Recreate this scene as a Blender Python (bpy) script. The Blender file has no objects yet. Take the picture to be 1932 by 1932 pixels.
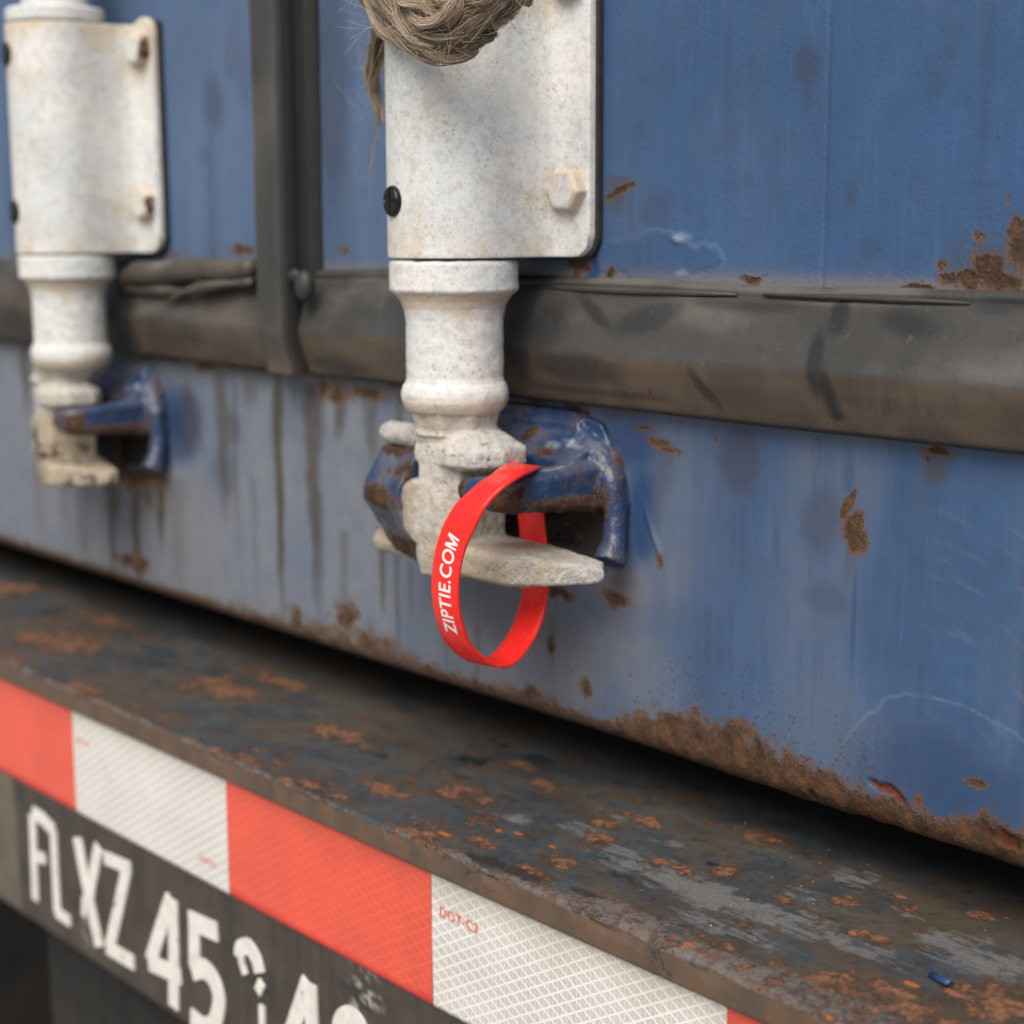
import bpy, bmesh, math, random
import numpy as np
from mathutils import Vector, Matrix

# ------------------------------------------------------------------ camera, world, sun, exposure
FPX, CAM_D, CAM_Z, SPX = 3170.0, 0.45, 1.2, 1932.0
def _n(v): return v / np.linalg.norm(v)
_a = _n(np.array([-2851.0, 539.0, -FPX]))
_d = np.array([130.0, -18640.0, -FPX]); _d = _n(_d - _a * np.dot(_a, _d))
_X = -_a; _Z = -_d; _Y = np.cross(_Z, _X)
CR = np.array([_X, _Y, _Z]); CC = np.array([0.0, -CAM_D, CAM_Z])
def at(px, py, o):
    """point seen at photo position (px, py) on the vertical plane o metres in front of the doors"""
    r = CR @ np.array([px - 966.0, 966.0 - py, -FPX]); t = (-o - CC[1]) / r[1]
    return CC + r * t

S = bpy.context.scene
COL = S.collection
cam = bpy.data.cameras.new("camera"); camo = bpy.data.objects.new("camera", cam); COL.objects.link(camo)
cam.sensor_width = 36.0; cam.lens = 36.0 * FPX / SPX; cam.clip_start = 0.02; cam.clip_end = 500.0
M = Matrix.Identity(4)
for i in range(3):
    for j in range(3): M[i][j] = CR[i, j]
    M[i][3] = CC[i]
camo.matrix_world = M
cam.dof.use_dof = True; cam.dof.focus_distance = 0.565; cam.dof.aperture_fstop = 8.3
S.camera = camo

SUN_DIR = Vector((0.40, -0.68, 0.90)).normalized()          # towards the light
w = bpy.data.worlds.new("World"); S.world = w; w.use_nodes = True
nt = w.node_tree; nt.nodes.clear()
sky = nt.nodes.new("ShaderNodeTexSky"); sky.sky_type = 'NISHITA'; sky.sun_disc = False
sky.sun_elevation = math.asin(SUN_DIR.z); sky.sun_rotation = math.atan2(SUN_DIR.x, SUN_DIR.y)
sky.dust_density = 4.0; sky.air_density = 1.0; sky.ozone_density = 1.0
bg = nt.nodes.new("ShaderNodeBackground"); bg.inputs[1].default_value = 0.075
wo = nt.nodes.new("ShaderNodeOutputWorld")
nt.links.new(sky.outputs[0], bg.inputs[0]); nt.links.new(bg.outputs[0], wo.inputs[0])
sl = bpy.data.lights.new("sun", 'SUN'); sl.energy = 2.3; sl.angle = math.radians(45); sl.color = (1.0, 0.945, 0.87)
so = bpy.data.objects.new("sun", sl); COL.objects.link(so)
so.rotation_euler = SUN_DIR.to_track_quat('Z', 'Y').to_euler()
vs = S.view_settings; vs.view_transform = 'Standard'; vs.look = 'None'; vs.gamma = 1.0; vs.use_curve_mapping = False
vs.exposure = 0.62
S.cycles.use_denoising = True

# ------------------------------------------------------------------ numpy noise
def _hash(ix, iy, iz, seed):
    h = (ix.astype(np.int64) * 73856093) ^ (iy.astype(np.int64) * 19349663) ^ (iz.astype(np.int64) * 83492791) ^ (seed * 2654435761)
    h = (h ^ (h >> 13)) & 0xffffffff; h = (h * 1274126177) & 0xffffffff; h = h ^ (h >> 16)
    return (h & 0xffff) / 65535.0
def vnoise(P, seed=0):
    P = np.asarray(P, float); i = np.floor(P).astype(np.int64); f = P - i; f = f * f * f * (f * (f * 6 - 15) + 10)
    r = 0
    for dx in (0, 1):
        wx = f[..., 0] if dx else 1 - f[..., 0]
        for dy in (0, 1):
            wy = f[..., 1] if dy else 1 - f[..., 1]
            for dz in (0, 1):
                wz = f[..., 2] if dz else 1 - f[..., 2]
                r = r + wx * wy * wz * _hash(i[..., 0] + dx, i[..., 1] + dy, i[..., 2] + dz, seed)
    return r
def fbm(P, sc, seed=0, octv=4):
    P = np.asarray(P, float) * np.asarray(sc); a = .5; r = 0; t = 0
    for k in range(octv):
        r = r + a * vnoise(P, seed + k * 17); t += a; a *= .5; P = P * 2.03 + 11.3
    return r / t
def sst(e0, e1, x):
    t = np.clip((x - e0) / (e1 - e0), 0, 1); return t * t * (3 - 2 * t)
def blob(P, c, rx, rz, seed=0, amp=.5, ang=0, sc=150, ax=(0, 2)):
    """soft uneven patch on a surface, 1 in the middle, 0 outside; c in the two surface axes"""
    u = P[..., ax[0]] - c[0]; v = P[..., ax[1]] - c[1]
    ca, sa = math.cos(ang), math.sin(ang); u, v = u * ca + v * sa, -u * sa + v * ca
    d = np.sqrt((u / rx) ** 2 + (v / rz) ** 2)
    d = d + (fbm(P, sc, seed, 3) - .5) * 2 * amp
    return np.clip(1.3 - d, 0, 1)

def bez(pts, n):
    C = np.array(pts, float); C = np.vstack([2 * C[0] - C[1], C, 2 * C[-1] - C[-2]]); out = []
    for i in range(1, len(C) - 2):
        p0, p1, p2, p3 = C[i - 1:i + 3]
        for k in range(n):
            t = k / n; out.append(.5 * ((2 * p1) + (-p0 + p2) * t + (2 * p0 - 5 * p1 + 4 * p2 - p3) * t * t + (-p0 + 3 * p1 - 3 * p2 + p3) * t ** 3))
    return np.array(out + [C[-2]])

# ------------------------------------------------------------------ mesh helpers
ORG = {}
def origin_of(p): return ORG.get(p.name, Vector((0, 0, 0))) if p else Vector((0, 0, 0))
def put(name, me, mat, parent=None, org=None):
    """link mesh (built in world coordinates) as one object, its origin at org or at its parent's origin"""
    o = bpy.data.objects.new(name, me); COL.objects.link(o)
    g = Vector(org) if org is not None else origin_of(parent)
    me.transform(Matrix.Translation(-g))
    ORG[o.name] = g
    if parent: o.parent = parent; o.location = g - origin_of(parent)
    else: o.location = g
    if mat: me.materials.append(mat)
    return o
def empty(name, loc):
    o = bpy.data.objects.new(name, None); o.empty_display_size = .02; COL.objects.link(o); o.location = loc; ORG[o.name] = Vector(loc); return o
def tag(o, label, cat, group=None):
    o['label'] = label; o['category'] = cat
    if group: o['group'] = group
    return o
def structure(o): o['kind'] = 'structure'; return o

def raw_mesh(name, V, F, smooth=True):
    me = bpy.data.meshes.new(name); me.from_pydata([tuple(v) for v in V], [], F); me.update()
    if smooth: me.polygons.foreach_set('use_smooth', [True] * len(me.polygons))
    return me
def grid_mesh(name, G, attrs=None, flip=False, wrap_v=False):
    nu, nv = G.shape[:2]; me = bpy.data.meshes.new(name)
    me.vertices.add(nu * nv); me.vertices.foreach_set('co', G.reshape(-1).astype(np.float32))
    iu = np.arange(nu - 1)[:, None]; iv = np.arange(nv if wrap_v else nv - 1)[None, :]; jv = (iv + 1) % nv
    q = np.stack([iu * nv + iv, (iu + 1) * nv + iv, (iu + 1) * nv + jv, iu * nv + jv], -1).reshape(-1, 4)
    if flip: q = q[:, ::-1]
    n = len(q); me.loops.add(n * 4); me.loops.foreach_set('vertex_index', q.reshape(-1).astype(np.int32))
    me.polygons.add(n); me.polygons.foreach_set('loop_start', (np.arange(n) * 4).astype(np.int32))
    me.polygons.foreach_set('use_smooth', np.ones(n, dtype=bool)); me.update(calc_edges=True); me.validate()
    set_attrs(me, attrs); return me
def set_attrs(me, attrs):
    for k, v in (attrs or {}).items():
        a = me.attributes.new(k, 'FLOAT', 'POINT'); a.data.foreach_set('value', np.ascontiguousarray(v.reshape(-1), dtype=np.float32))
def coords(me):
    c = np.empty(len(me.vertices) * 3, np.float32); me.vertices.foreach_get('co', c); return c.reshape(-1, 3).astype(float)
def normals(me):
    c = np.empty(len(me.vertices) * 3, np.float32); me.vertices.foreach_get('normal', c); return c.reshape(-1, 3).astype(float)
def bm_mesh(name, bm, smooth=False):
    bmesh.ops.recalc_face_normals(bm, faces=bm.faces[:]); me = bpy.data.meshes.new(name); bm.to_mesh(me); bm.free()
    if smooth: me.polygons.foreach_set('use_smooth', [True] * len(me.polygons))
    return me
def baked(me, mods):
    """mesh with modifiers applied"""
    o = bpy.data.objects.new("tmp", me); COL.objects.link(o)
    for t, kw in mods:
        m = o.modifiers.new(t, t)
        for k, v in kw.items(): setattr(m, k, v)
    dg = bpy.context.evaluated_depsgraph_get(); r = bpy.data.meshes.new_from_object(o.evaluated_get(dg))
    bpy.data.objects.remove(o); return r
def add_box(bm, x0, x1, y0, y1, z0, z1):
    v = [bm.verts.new((x, y, z)) for x in (x0, x1) for y in (y0, y1) for z in (z0, z1)]
    for f in ((0, 1, 3, 2), (4, 6, 7, 5), (0, 4, 5, 1), (2, 3, 7, 6), (0, 2, 6, 4), (1, 5, 7, 3)): bm.faces.new([v[i] for i in f])
def add_hull(bm, pts):
    vs = [bm.verts.new(p) for p in pts]
    r = bmesh.ops.convex_hull(bm, input=vs)
    bad = [e for e in r['geom_interior'] if isinstance(e, bmesh.types.BMVert)]
    if bad: bmesh.ops.delete(bm, geom=bad, context='VERTS')
def add_tube(bm, pts, rad, seg=12, caps=True):
    pts = [Vector(p) for p in pts]; n = len(pts); rad = rad if hasattr(rad, '__len__') else [rad] * n
    rings = []; up = None
    for i, p in enumerate(pts):
        t = (pts[min(i + 1, n - 1)] - pts[max(i - 1, 0)]).normalized()
        if up is None: up = t.orthogonal().normalized()
        else: up = (up - t * up.dot(t)).normalized()
        s = t.cross(up)
        rings.append([bm.verts.new(p + (up * math.cos(k * 2 * math.pi / seg) + s * math.sin(k * 2 * math.pi / seg)) * rad[i]) for k in range(seg)])
    for a, b in zip(rings, rings[1:]):
        for k in range(seg): bm.faces.new((a[k], a[(k + 1) % seg], b[(k + 1) % seg], b[k]))
    if caps: bm.faces.new(rings[0][::-1]); bm.faces.new(rings[-1])
def add_sphere(bm, c, r, sx=1, sy=1, sz=1):
    bmesh.ops.create_uvsphere(bm, u_segments=20, v_segments=12, radius=1, matrix=Matrix.Translation(c) @ Matrix.Diagonal((r * sx, r * sy, r * sz, 1)))
def add_lathe(bm, cx, cy, prof, seg=64):
    """prof: list of (radius, z) top to bottom, closed at both ends"""
    rings = [[bm.verts.new((cx + r * math.cos(2 * math.pi * k / seg), cy + r * math.sin(2 * math.pi * k / seg), z)) for k in range(seg)] for r, z in prof]
    for a, b in zip(rings, rings[1:]):
        for k in range(seg): bm.faces.new((a[k], b[k], b[(k + 1) % seg], a[(k + 1) % seg]))
    bm.faces.new(rings[0]); bm.faces.new(rings[-1][::-1])
def forged(name, bm, voxel=.0009, smooth=6, rough=.00025, seed=0):
    """weld overlapping solids into one cast body with rounded edges and an uneven skin"""
    bmesh.ops.recalc_face_normals(bm, faces=bm.faces[:]); me = bpy.data.meshes.new(name); bm.to_mesh(me); bm.free()
    r = baked(me, [('REMESH', dict(mode='VOXEL', voxel_size=voxel)), ('SMOOTH', dict(factor=.5, iterations=smooth))])
    P = coords(r); N = normals(r)
    P = P + N * ((fbm(P, 260, seed, 3) - .5) * 2 * rough * 1.6 + (fbm(P, 900, seed + 5, 2) - .5) * 2 * rough * .6)[:, None]
    r.vertices.foreach_set('co', P.reshape(-1).astype(np.float32)); r.update()
    r.polygons.foreach_set('use_smooth', [True] * len(r.polygons)); return r

# ------------------------------------------------------------------ material helper
class NT:
    def __init__(s, name):
        s.m = bpy.data.materials.new(name); s.m.use_nodes = True; s.t = s.m.node_tree; s.t.nodes.clear()
        s.out = s.N('ShaderNodeOutputMaterial'); s.b = s.N('ShaderNodeBsdfPrincipled'); s.L(s.b.outputs[0], s.out.inputs[0])
        s.co = s.N('ShaderNodeTexCoord').outputs['Object']
    def N(s, t): return s.t.nodes.new(t)
    def L(s, a, b): s.t.links.new(a, b)
    def put(s, sock, v):
        if isinstance(v, bpy.types.NodeSocket): s.L(v, sock)
        elif isinstance(v, (tuple, list)) and sock.type == 'RGBA' and len(v) == 3: sock.default_value = (*v, 1)
        else: sock.default_value = v
    def math(s, op, a, b=0.0, c=None, clamp=False):
        n = s.N('ShaderNodeMath'); n.operation = op; n.use_clamp = clamp; s.put(n.inputs[0], a); s.put(n.inputs[1], b)
        if c is not None: s.put(n.inputs[2], c)
        return n.outputs[0]
    def attr(s, k): n = s.N('ShaderNodeAttribute'); n.attribute_name = k; return n.outputs['Fac']
    def noise(s, sc, det=3, rough=.55, dist=0, vec=None, stretch=None):
        n = s.N('ShaderNodeTexNoise'); n.inputs['Scale'].default_value = sc; n.inputs['Detail'].default_value = det
        n.inputs['Roughness'].default_value = rough; n.inputs['Distortion'].default_value = dist
        v = vec or s.co
        if stretch:
            mp = s.N('ShaderNodeMapping'); mp.inputs['Scale'].default_value = stretch; s.L(v, mp.inputs[0]); v = mp.outputs[0]
        s.L(v, n.inputs['Vector']); return n.outputs[0]
    def voro(s, sc, out='Distance', rand=1.0):
        n = s.N('ShaderNodeTexVoronoi'); n.inputs['Scale'].default_value = sc; n.inputs['Randomness'].default_value = rand; s.L(s.co, n.inputs['Vector']); return n.outputs[out]
    def sst(s, x, lo, hi, a=0.0, b=1.0):
        n = s.N('ShaderNodeMapRange'); n.interpolation_type = 'SMOOTHSTEP'; s.put(n.inputs[0], x)
        for i, v in ((1, lo), (2, hi), (3, a), (4, b)): s.put(n.inputs[i], v)
        return n.outputs[0]
    def mix(s, f, a, b, mode='MIX'):
        n = s.N('ShaderNodeMix'); n.data_type = 'RGBA'; n.blend_type = mode; s.put(n.inputs[0], f); s.put(n.inputs[6], a); s.put(n.inputs[7], b); return n.outputs[2]
    def bump(s, h, dist, strength=1.0, nrm=None):
        n = s.N('ShaderNodeBump'); s.put(n.inputs['Height'], h); n.inputs['Distance'].default_value = dist; n.inputs['Strength'].default_value = strength
        if nrm: s.L(nrm, n.inputs['Normal'])
        return n.outputs[0]
    def done(s, col, rough, nrm=None, metal=0.0, spec=.5):
        s.put(s.b.inputs['Base Color'], col); s.put(s.b.inputs['Roughness'], rough); s.put(s.b.inputs['Metallic'], metal); s.put(s.b.inputs['Specular IOR Level'], spec)
        if nrm: s.L(nrm, s.b.inputs['Normal'])
        return s.m
    def rust_color(s):
        r = s.N('ShaderNodeValToRGB'); e = r.color_ramp.elements
        e[0].position = .32; e[0].color = (.020, .014, .010, 1); e[1].position = .74; e[1].color = (.235, .088, .034, 1)
        k = r.color_ramp.elements.new(.5); k.color = (.074, .041, .023, 1)
        k = r.color_ramp.elements.new(.64); k.color = (.128, .060, .029, 1)
        n = s.math('ADD', s.math('MULTIPLY', s.noise(140, 4, .6), .6), s.math('MULTIPLY', s.noise(700, 3, .6), .4))
        s.L(n, r.inputs[0]); return r.outputs[0]

def painted(name, base, rough=.42, peel=.00012, rust_amp=.5, base2=None, chalk=(.165, .180, .205)):
    t = NT(name)
    n1 = t.noise(260, 6, .72); n2 = t.noise(1300, 2, .5)
    jit = t.math('ADD', t.math('MULTIPLY', t.math('SUBTRACT', n1, .5), rust_amp * 1.5), t.math('MULTIPLY', t.math('SUBTRACT', n2, .5), rust_amp * .9))
    rv = t.math('ADD', t.attr('rust'), jit)
    hard = t.sst(rv, .36, .74); halo = t.sst(rv, .06, .48)
    big = t.noise(14, 4, .6); mid = t.noise(90, 4, .65)
    c = t.mix(t.sst(big, .3, .7), base, base2 or tuple(v * 1.22 for v in base))
    c = t.mix(t.math('MULTIPLY', t.sst(mid, .42, .72), .34), c, tuple(v * .68 for v in base))
    c = t.mix(t.math('MULTIPLY', t.sst(t.noise(30, 5, .65, dist=.4, stretch=(1, 1, .6)), .44, .70), .20), c, (.062, .086, .125))
    streak = t.noise(1, 4, .6, stretch=(420, 420, 26))
    c = t.mix(t.math('MULTIPLY', t.sst(streak, .5, .8), .24), c, tuple(min(1, v * 1.6 + .025) for v in base))
    c = t.mix(t.math('MULTIPLY', t.attr('chalk'), t.sst(t.math('ADD', mid, t.math('MULTIPLY', streak, .6)), .45, .95, .55, 1.0)), c, chalk)
    c = t.mix(t.attr('dust'), c, (.155, .140, .138))
    c = t.mix(t.attr('smudge'), c, (.036, .040, .066))
    c = t.mix(t.attr('gloss'), c, (.010, .042, .125))
    c = t.mix(t.attr('pale'), c, (.24, .29, .36))
    c = t.mix(t.math('MULTIPLY', t.attr('drip_shade'), t.sst(t.math('ADD', streak, t.math('MULTIPLY', n1, .4)), .3, .85, .6, 1.0)), c, (.052, .040, .026))
    c = t.mix(t.math('MULTIPLY', halo, .55), c, (.085, .064, .034))
    c = t.mix(t.math('MULTIPLY', t.math('MULTIPLY', t.sst(rv, .28, .42), t.sst(rv, .62, .46)), .75), c, (.135, .062, .024))
    dots = t.math('MULTIPLY', t.sst(t.math('SUBTRACT', t.math('MULTIPLY', t.attr('spat'), t.math('MULTIPLY', n1, .85)), t.voro(420)), 0.0, .10), .85)
    c = t.mix(dots, c, (.070, .046, .024))
    c = t.mix(hard, c, t.rust_color())
    c = t.mix(t.math('MULTIPLY', t.attr('fresh'), t.sst(n1, .30, .48)), c, t.mix(t.sst(n1, .35, .7), (.035, .010, .005), (.170, .038, .009)))
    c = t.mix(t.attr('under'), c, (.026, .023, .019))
    sp = t.sst(t.voro(620), .10, .14)                                 # fine flecks
    keep = t.sst(t.noise(75, 2), .55, .62)
    c = t.mix(t.math('MULTIPLY', t.math('SUBTRACT', 1.0, sp), t.math('MULTIPLY', keep, .45)), c, (.07, .055, .045))
    r = t.math('ADD', rough, t.math('MULTIPLY', t.math('SUBTRACT', big, .5), .25))
    r = t.math('ADD', r, t.math('MULTIPLY', hard, .45)); r = t.math('SUBTRACT', r, t.math('MULTIPLY', t.attr('gloss'), .22)); r = t.math('ADD', r, t.math('MULTIPLY', t.math('ADD', t.attr('chalk'), t.attr('dust')), .2), clamp=True)
    h = t.math('ADD', t.math('MULTIPLY', t.noise(620, 2, .5), 1.0), t.math('MULTIPLY', t.math('MULTIPLY', hard, t.math('ADD', n2, n1)), 3.2))
    h = t.math('SUBTRACT', h, t.math('MULTIPLY', t.attr('fresh'), 2.5))
    return t.done(c, r, t.bump(h, peel * 1.6), spec=t.math('SUBTRACT', .5, t.math('MULTIPLY', hard, .3)))

def whitened(name, base, tan, grain, tan_bias=0.0, speck=1.0):
    """old white paint on cast steel: pits, tan grime, cool bare zones"""
    t = NT(name)
    n1 = t.noise(60, 5, .65); n2 = t.noise(420, 4, .65); n3 = t.noise(1500, 2, .6); n4 = t.noise(24, 3, .6)
    c = t.mix(t.sst(n4, .38, .66), base, tuple(b * k for b, k in zip(base, (.86, .91, .97))))
    c = t.mix(t.sst(t.math('ADD', n1, t.math('ADD', t.attr('grime'), tan_bias)), .52, .85), c, tan)
    c = t.mix(t.math('MULTIPLY', t.sst(t.noise(18, 5, .7, dist=.5), .48, .70), .35), c, tuple(b * k for b, k in zip(base, (.74, .71, .66))))
    c = t.mix(t.math('MULTIPLY', t.math('MULTIPLY', t.sst(t.noise(260, 5, .7), .46, .64), t.sst(t.noise(26, 3), .35, .6, .35, 1.25)), .50 * speck), c, tuple(b * k for b, k in zip(base, (.60, .62, .64))))
    c = t.mix(t.math('MULTIPLY', t.sst(t.noise(800, 3, .65), .56, .68), .40 * speck), c, (.33, .285, .20))
    pit = t.math('ADD', t.math('MULTIPLY', n2, .55), t.math('ADD', t.math('MULTIPLY', n3, .35), t.math('MULTIPLY', n1, .22)))
    c = t.mix(t.math('MULTIPLY', t.sst(pit, .56, .72), .42 * speck), c, (.36, .315, .235))
    c = t.mix(t.math('MULTIPLY', t.sst(t.math('ADD', n3, t.math('MULTIPLY', n4, .3)), .80, .90), .5 * speck), c, (.16, .165, .16))
    v = t.math('SUBTRACT', 1.0, t.sst(t.voro(400), .14, .30)); c = t.mix(t.math('MULTIPLY', t.math('MULTIPLY', v, t.sst(t.noise(70, 3), .46, .62)), .5 * speck), c, (.24, .185, .115))
    rv = t.math('ADD', t.attr('rust'), t.math('MULTIPLY', t.math('SUBTRACT', n2, .5), .7))
    c = t.mix(t.sst(rv, .45, .6), c, t.rust_color())
    h = t.math('ADD', t.math('MULTIPLY', n2, 1.0), t.math('SUBTRACT', t.math('MULTIPLY', n3, .7), t.math('MULTIPLY', v, .4)))
    return t.done(c, .62, t.bump(h, grain), spec=.35)

def rubber(name, base=(.037, .036, .034)):
    t = NT(name)
    n1 = t.noise(30, 5, .6, dist=.6); n2 = t.noise(500, 3, .6); st = t.noise(1, 4, .6, stretch=(300, 300, 30))
    c = t.mix(t.sst(n1, .35, .7), base, tuple(b * 1.45 for b in base))
    c = t.mix(t.attr('pale'), c, (.20, .185, .16))
    c = t.mix(t.attr('brown'), c, t.mix(t.sst(n1, .35, .65), (.066, .048, .033), (.100, .075, .050)))
    c = t.mix(t.attr('black'), c, (.016, .0165, .018))
    c = t.mix(t.math('MULTIPLY', t.sst(st, .5, .8), .30), c, tuple(b * .5 for b in base))
    c = t.mix(t.math('MULTIPLY', t.sst(n2, .62, .74), .35), c, (.13, .115, .09))
    return t.done(c, t.sst(n1, .2, .8, .62, .48), t.bump(t.math('ADD', n2, t.math('MULTIPLY', t.noise(1600, 2), .5)), .00012), spec=.4)

def steel_deck(name):
    t = NT(name)
    a = t.noise(38, 5, .62, dist=.5, stretch=(1.0, 1.5, 1)); b = t.noise(17, 5, .6, dist=.8, stretch=(1, 1.7, 1)); n2 = t.noise(420, 4, .65); n3 = t.noise(1400, 2, .6)
    c = t.mix(t.sst(a, .35, .7), (.030, .041, .051), (.054, .068, .077))
    c = t.mix(t.math('MULTIPLY', t.sst(b, .40, .62), .6), c, (.088, .062, .037))
    c = t.mix(t.math('MULTIPLY', t.sst(t.noise(75, 5, .7, dist=.9), .5, .68), .45), c, (.075, .050, .028))
    c = t.mix(t.math('MULTIPLY', t.sst(t.noise(160, 6, .75, dist=.5), .50, .66), .55), c, (.016, .016, .018))
    c = t.mix(t.math('MULTIPLY', t.sst(t.noise(210, 6, .75, dist=.3), .51, .66), .62), c, (.105, .058, .028))
    scr = t.noise(1, 6, .7, dist=.5, stretch=(70, 330, 60))
    sv = t.math('ADD', t.attr('scuff'), t.math('MULTIPLY', t.math('SUBTRACT', scr, .5), 1.7))
    c = t.mix(t.math('MULTIPLY', t.sst(t.math('ADD', sv, t.math('MULTIPLY', t.math('SUBTRACT', t.noise(260, 5, .75), .5), 1.1)), .40, .80), .72), c, t.mix(t.sst(n3, .3, .7), (.110, .118, .124), (.200, .200, .196)))
    jit = t.math('ADD', t.math('MULTIPLY', t.math('SUBTRACT', t.noise(150, 7, .78, dist=.5), .5), 2.1), t.math('MULTIPLY', t.math('SUBTRACT', n3, .5), .4))
    small = t.sst(t.noise(48, 6, .68, dist=.8), .51, .70, 0, .64)
    rv = t.math('ADD', t.math('MAXIMUM', t.attr('rust'), small), jit)
    hard = t.sst(rv, .44, .66)
    c = t.mix(t.math('MULTIPLY', t.sst(rv, .16, .5), .65), c, (.080, .054, .030))
    pk = t.mix(t.sst(n2, .35, .65), (.092, .044, .025), (.23, .100, .050))
    c = t.mix(hard, c, t.mix(t.sst(t.noise(90, 3), .52, .66), pk, t.rust_color()))
    c = t.mix(t.attr('black'), c, (.012, .014, .018))
    cr = t.math('ADD', t.attr('crust'), t.math('MULTIPLY', t.math('SUBTRACT', n2, .5), .8))
    cc = t.N('ShaderNodeValToRGB'); e = cc.color_ramp.elements
    e[0].position = .30; e[0].color = (.035, .036, .042, 1); e[1].position = .74; e[1].color = (.32, .23, .15, 1)
    for p, q in ((.42, (.105, .056, .034, 1)), (.50, (.120, .112, .104, 1)), (.58, (.075, .042, .030, 1)), (.66, (.28, .115, .045, 1))):
        k = cc.color_ramp.elements.new(p); k.color = q
    t.L(t.math('ADD', t.math('MULTIPLY', t.noise(85, 7, .78, dist=.3, stretch=(.8, 1.3, 1)), .8), t.math('MULTIPLY', t.voro(260, 'Color'), .2)), cc.inputs[0])
    c = t.mix(t.sst(cr, .42, .62), c, cc.outputs[0])
    c = t.mix(t.attr('edge'), c, t.mix(t.sst(t.noise(70, 4, .6, stretch=(1, 1, .5)), .35, .65), (.075, .056, .038), t.mix(t.sst(n2, .4, .65), (.100, .076, .052), (.150, .060, .028))))
    c = t.mix(t.attr('fresh'), c, (.38, .11, .02))
    v = t.sst(t.voro(160), .045, .06); c = t.mix(t.math('MULTIPLY', t.math('SUBTRACT', 1.0, v), t.sst(t.noise(23, 2), .58, .62)), c, (.62, .62, .60))
    r = t.math('ADD', t.sst(a, .3, .7, .42, .56), t.math('MULTIPLY', t.math('ADD', hard, t.sst(cr, .4, .6)), .3), clamp=True)
    h = t.math('ADD', t.math('MULTIPLY', t.math('MULTIPLY', hard, n2), 2.0), t.math('ADD', t.math('MULTIPLY', n3, .35), t.math('MULTIPLY', t.sst(cr, .4, .6), t.math('MULTIPLY', t.noise(200, 5, .65), 1.6))))
    return t.done(c, r, t.bump(h, .0004), spec=.45)

def plain(name, col, rough=.5, var=.3, scale=200, metal=0.0, bump=.0001):
    t = NT(name); n = t.noise(scale, 4, .6)
    c = t.mix(t.sst(n, .3, .7), tuple(v * (1 - var) for v in col), tuple(min(1, v * (1 + var)) for v in col))
    return t.done(c, rough, t.bump(n, bump), metal=metal)

M_PANEL = painted("blue_door_paint", (.026, .069, .160), .45, .00015, chalk=(.105, .155, .245))
M_SILL = painted("blue_sill_paint", (.032, .074, .160), .42, .00006, rust_amp=.60)
M_KEEP = painted("blue_forging_paint", (.008, .029, .086), .36, .00018, rust_amp=.8)
M_WHITE = whitened("old_white_paint", (.66, .66, .635), (.56, .48, .37), .00012)
M_CAM = whitened("cast_tan_grey", (.52, .495, .45), (.38, .31, .22), .0006, tan_bias=.0, speck=1.7)
M_RUB = rubber("weathered_rubber")
M_DECK = steel_deck("scuffed_deck_steel")
M_BLACK = plain("black_pad_rubber", (.018, .018, .018), .6)
M_SCREW = plain("black_oxide_screw", (.020, .020, .020), .28, .3, 900, metal=.6)
M_DARK = plain("dark_chassis_paint", (.016, .014, .013), .7, .4, 30)

# ------------------------------------------------------------------ setting: ground
bm = bmesh.new(); add_box(bm, -60, 60, -60, 60, -.05, 0)
structure(put("ground", bm_mesh("ground", bm), plain("pale_asphalt", (.32, .31, .29), .9, .25, 30, bump=.002)))

# ------------------------------------------------------------------ container: sill, doors, body
def spaced(pieces):
    r = []
    for a, b, st in pieces: r.append(np.arange(a, b, st))
    return np.concatenate(r + [np.array([pieces[-1][1]])])
Z_SEAL0, Z_SEAL1, Z_SILL = 1.1308, 1.1772, 0.9980
XS = spaced([(-2.2, -1.05, .05), (-1.05, -.66, .0016), (-.66, -.22, .0008), (-.22, -.06, .0016), (-.06, .35, .03)])

def xz(px, py, o=0.0): p = at(px, py, o); return (p[0], p[2])
def scale_at(px, py, o=0.0): a_ = at(px - 5, py, o); b_ = at(px + 5, py, o); c_ = at(px, py - 5, o); return (b_[0] - a_[0]) / 10, (c_[2] - at(px, py + 5, o)[2]) / 10
def stain(P, px, py, rx, ry, seed, amp=.5, ang=0, o=0.0, sc=150):
    sx, sz = scale_at(px, py, o); return blob(P, xz(px, py, o), rx * sx, ry * sz, seed, amp, ang, sc)
def vdrip(P, px, y0, y1, wpx, seed, o=0.0, taper=.6):
    """stain that has run straight down the steel"""
    x, z0 = xz(px, y0, o); z1 = xz(px, y1, o)[1]; wx = wpx * scale_at(px, y0, o)[0]
    t = np.clip((z0 - P[..., 2]) / (z0 - z1), -.2, 1.2); wob = (fbm(np.stack([P[..., 0] * 0, P[..., 0] * 0, P[..., 2]], -1), 60, seed, 3) - .5) * wx * .45
    d = np.abs(P[..., 0] - x - wob) / (wx * (1 - taper * np.clip(t, 0, 1)) * (.7 + .6 * fbm(P, (30, 30, 90), seed + 3, 2)))
    return sst(1.1, .25, d) * sst(-.02, .03, t) * sst(1.05, .55, t)
def mx(*a):
    r = a[0]
    for b in a[1:]: r = np.maximum(r, b)
    return r

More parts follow.
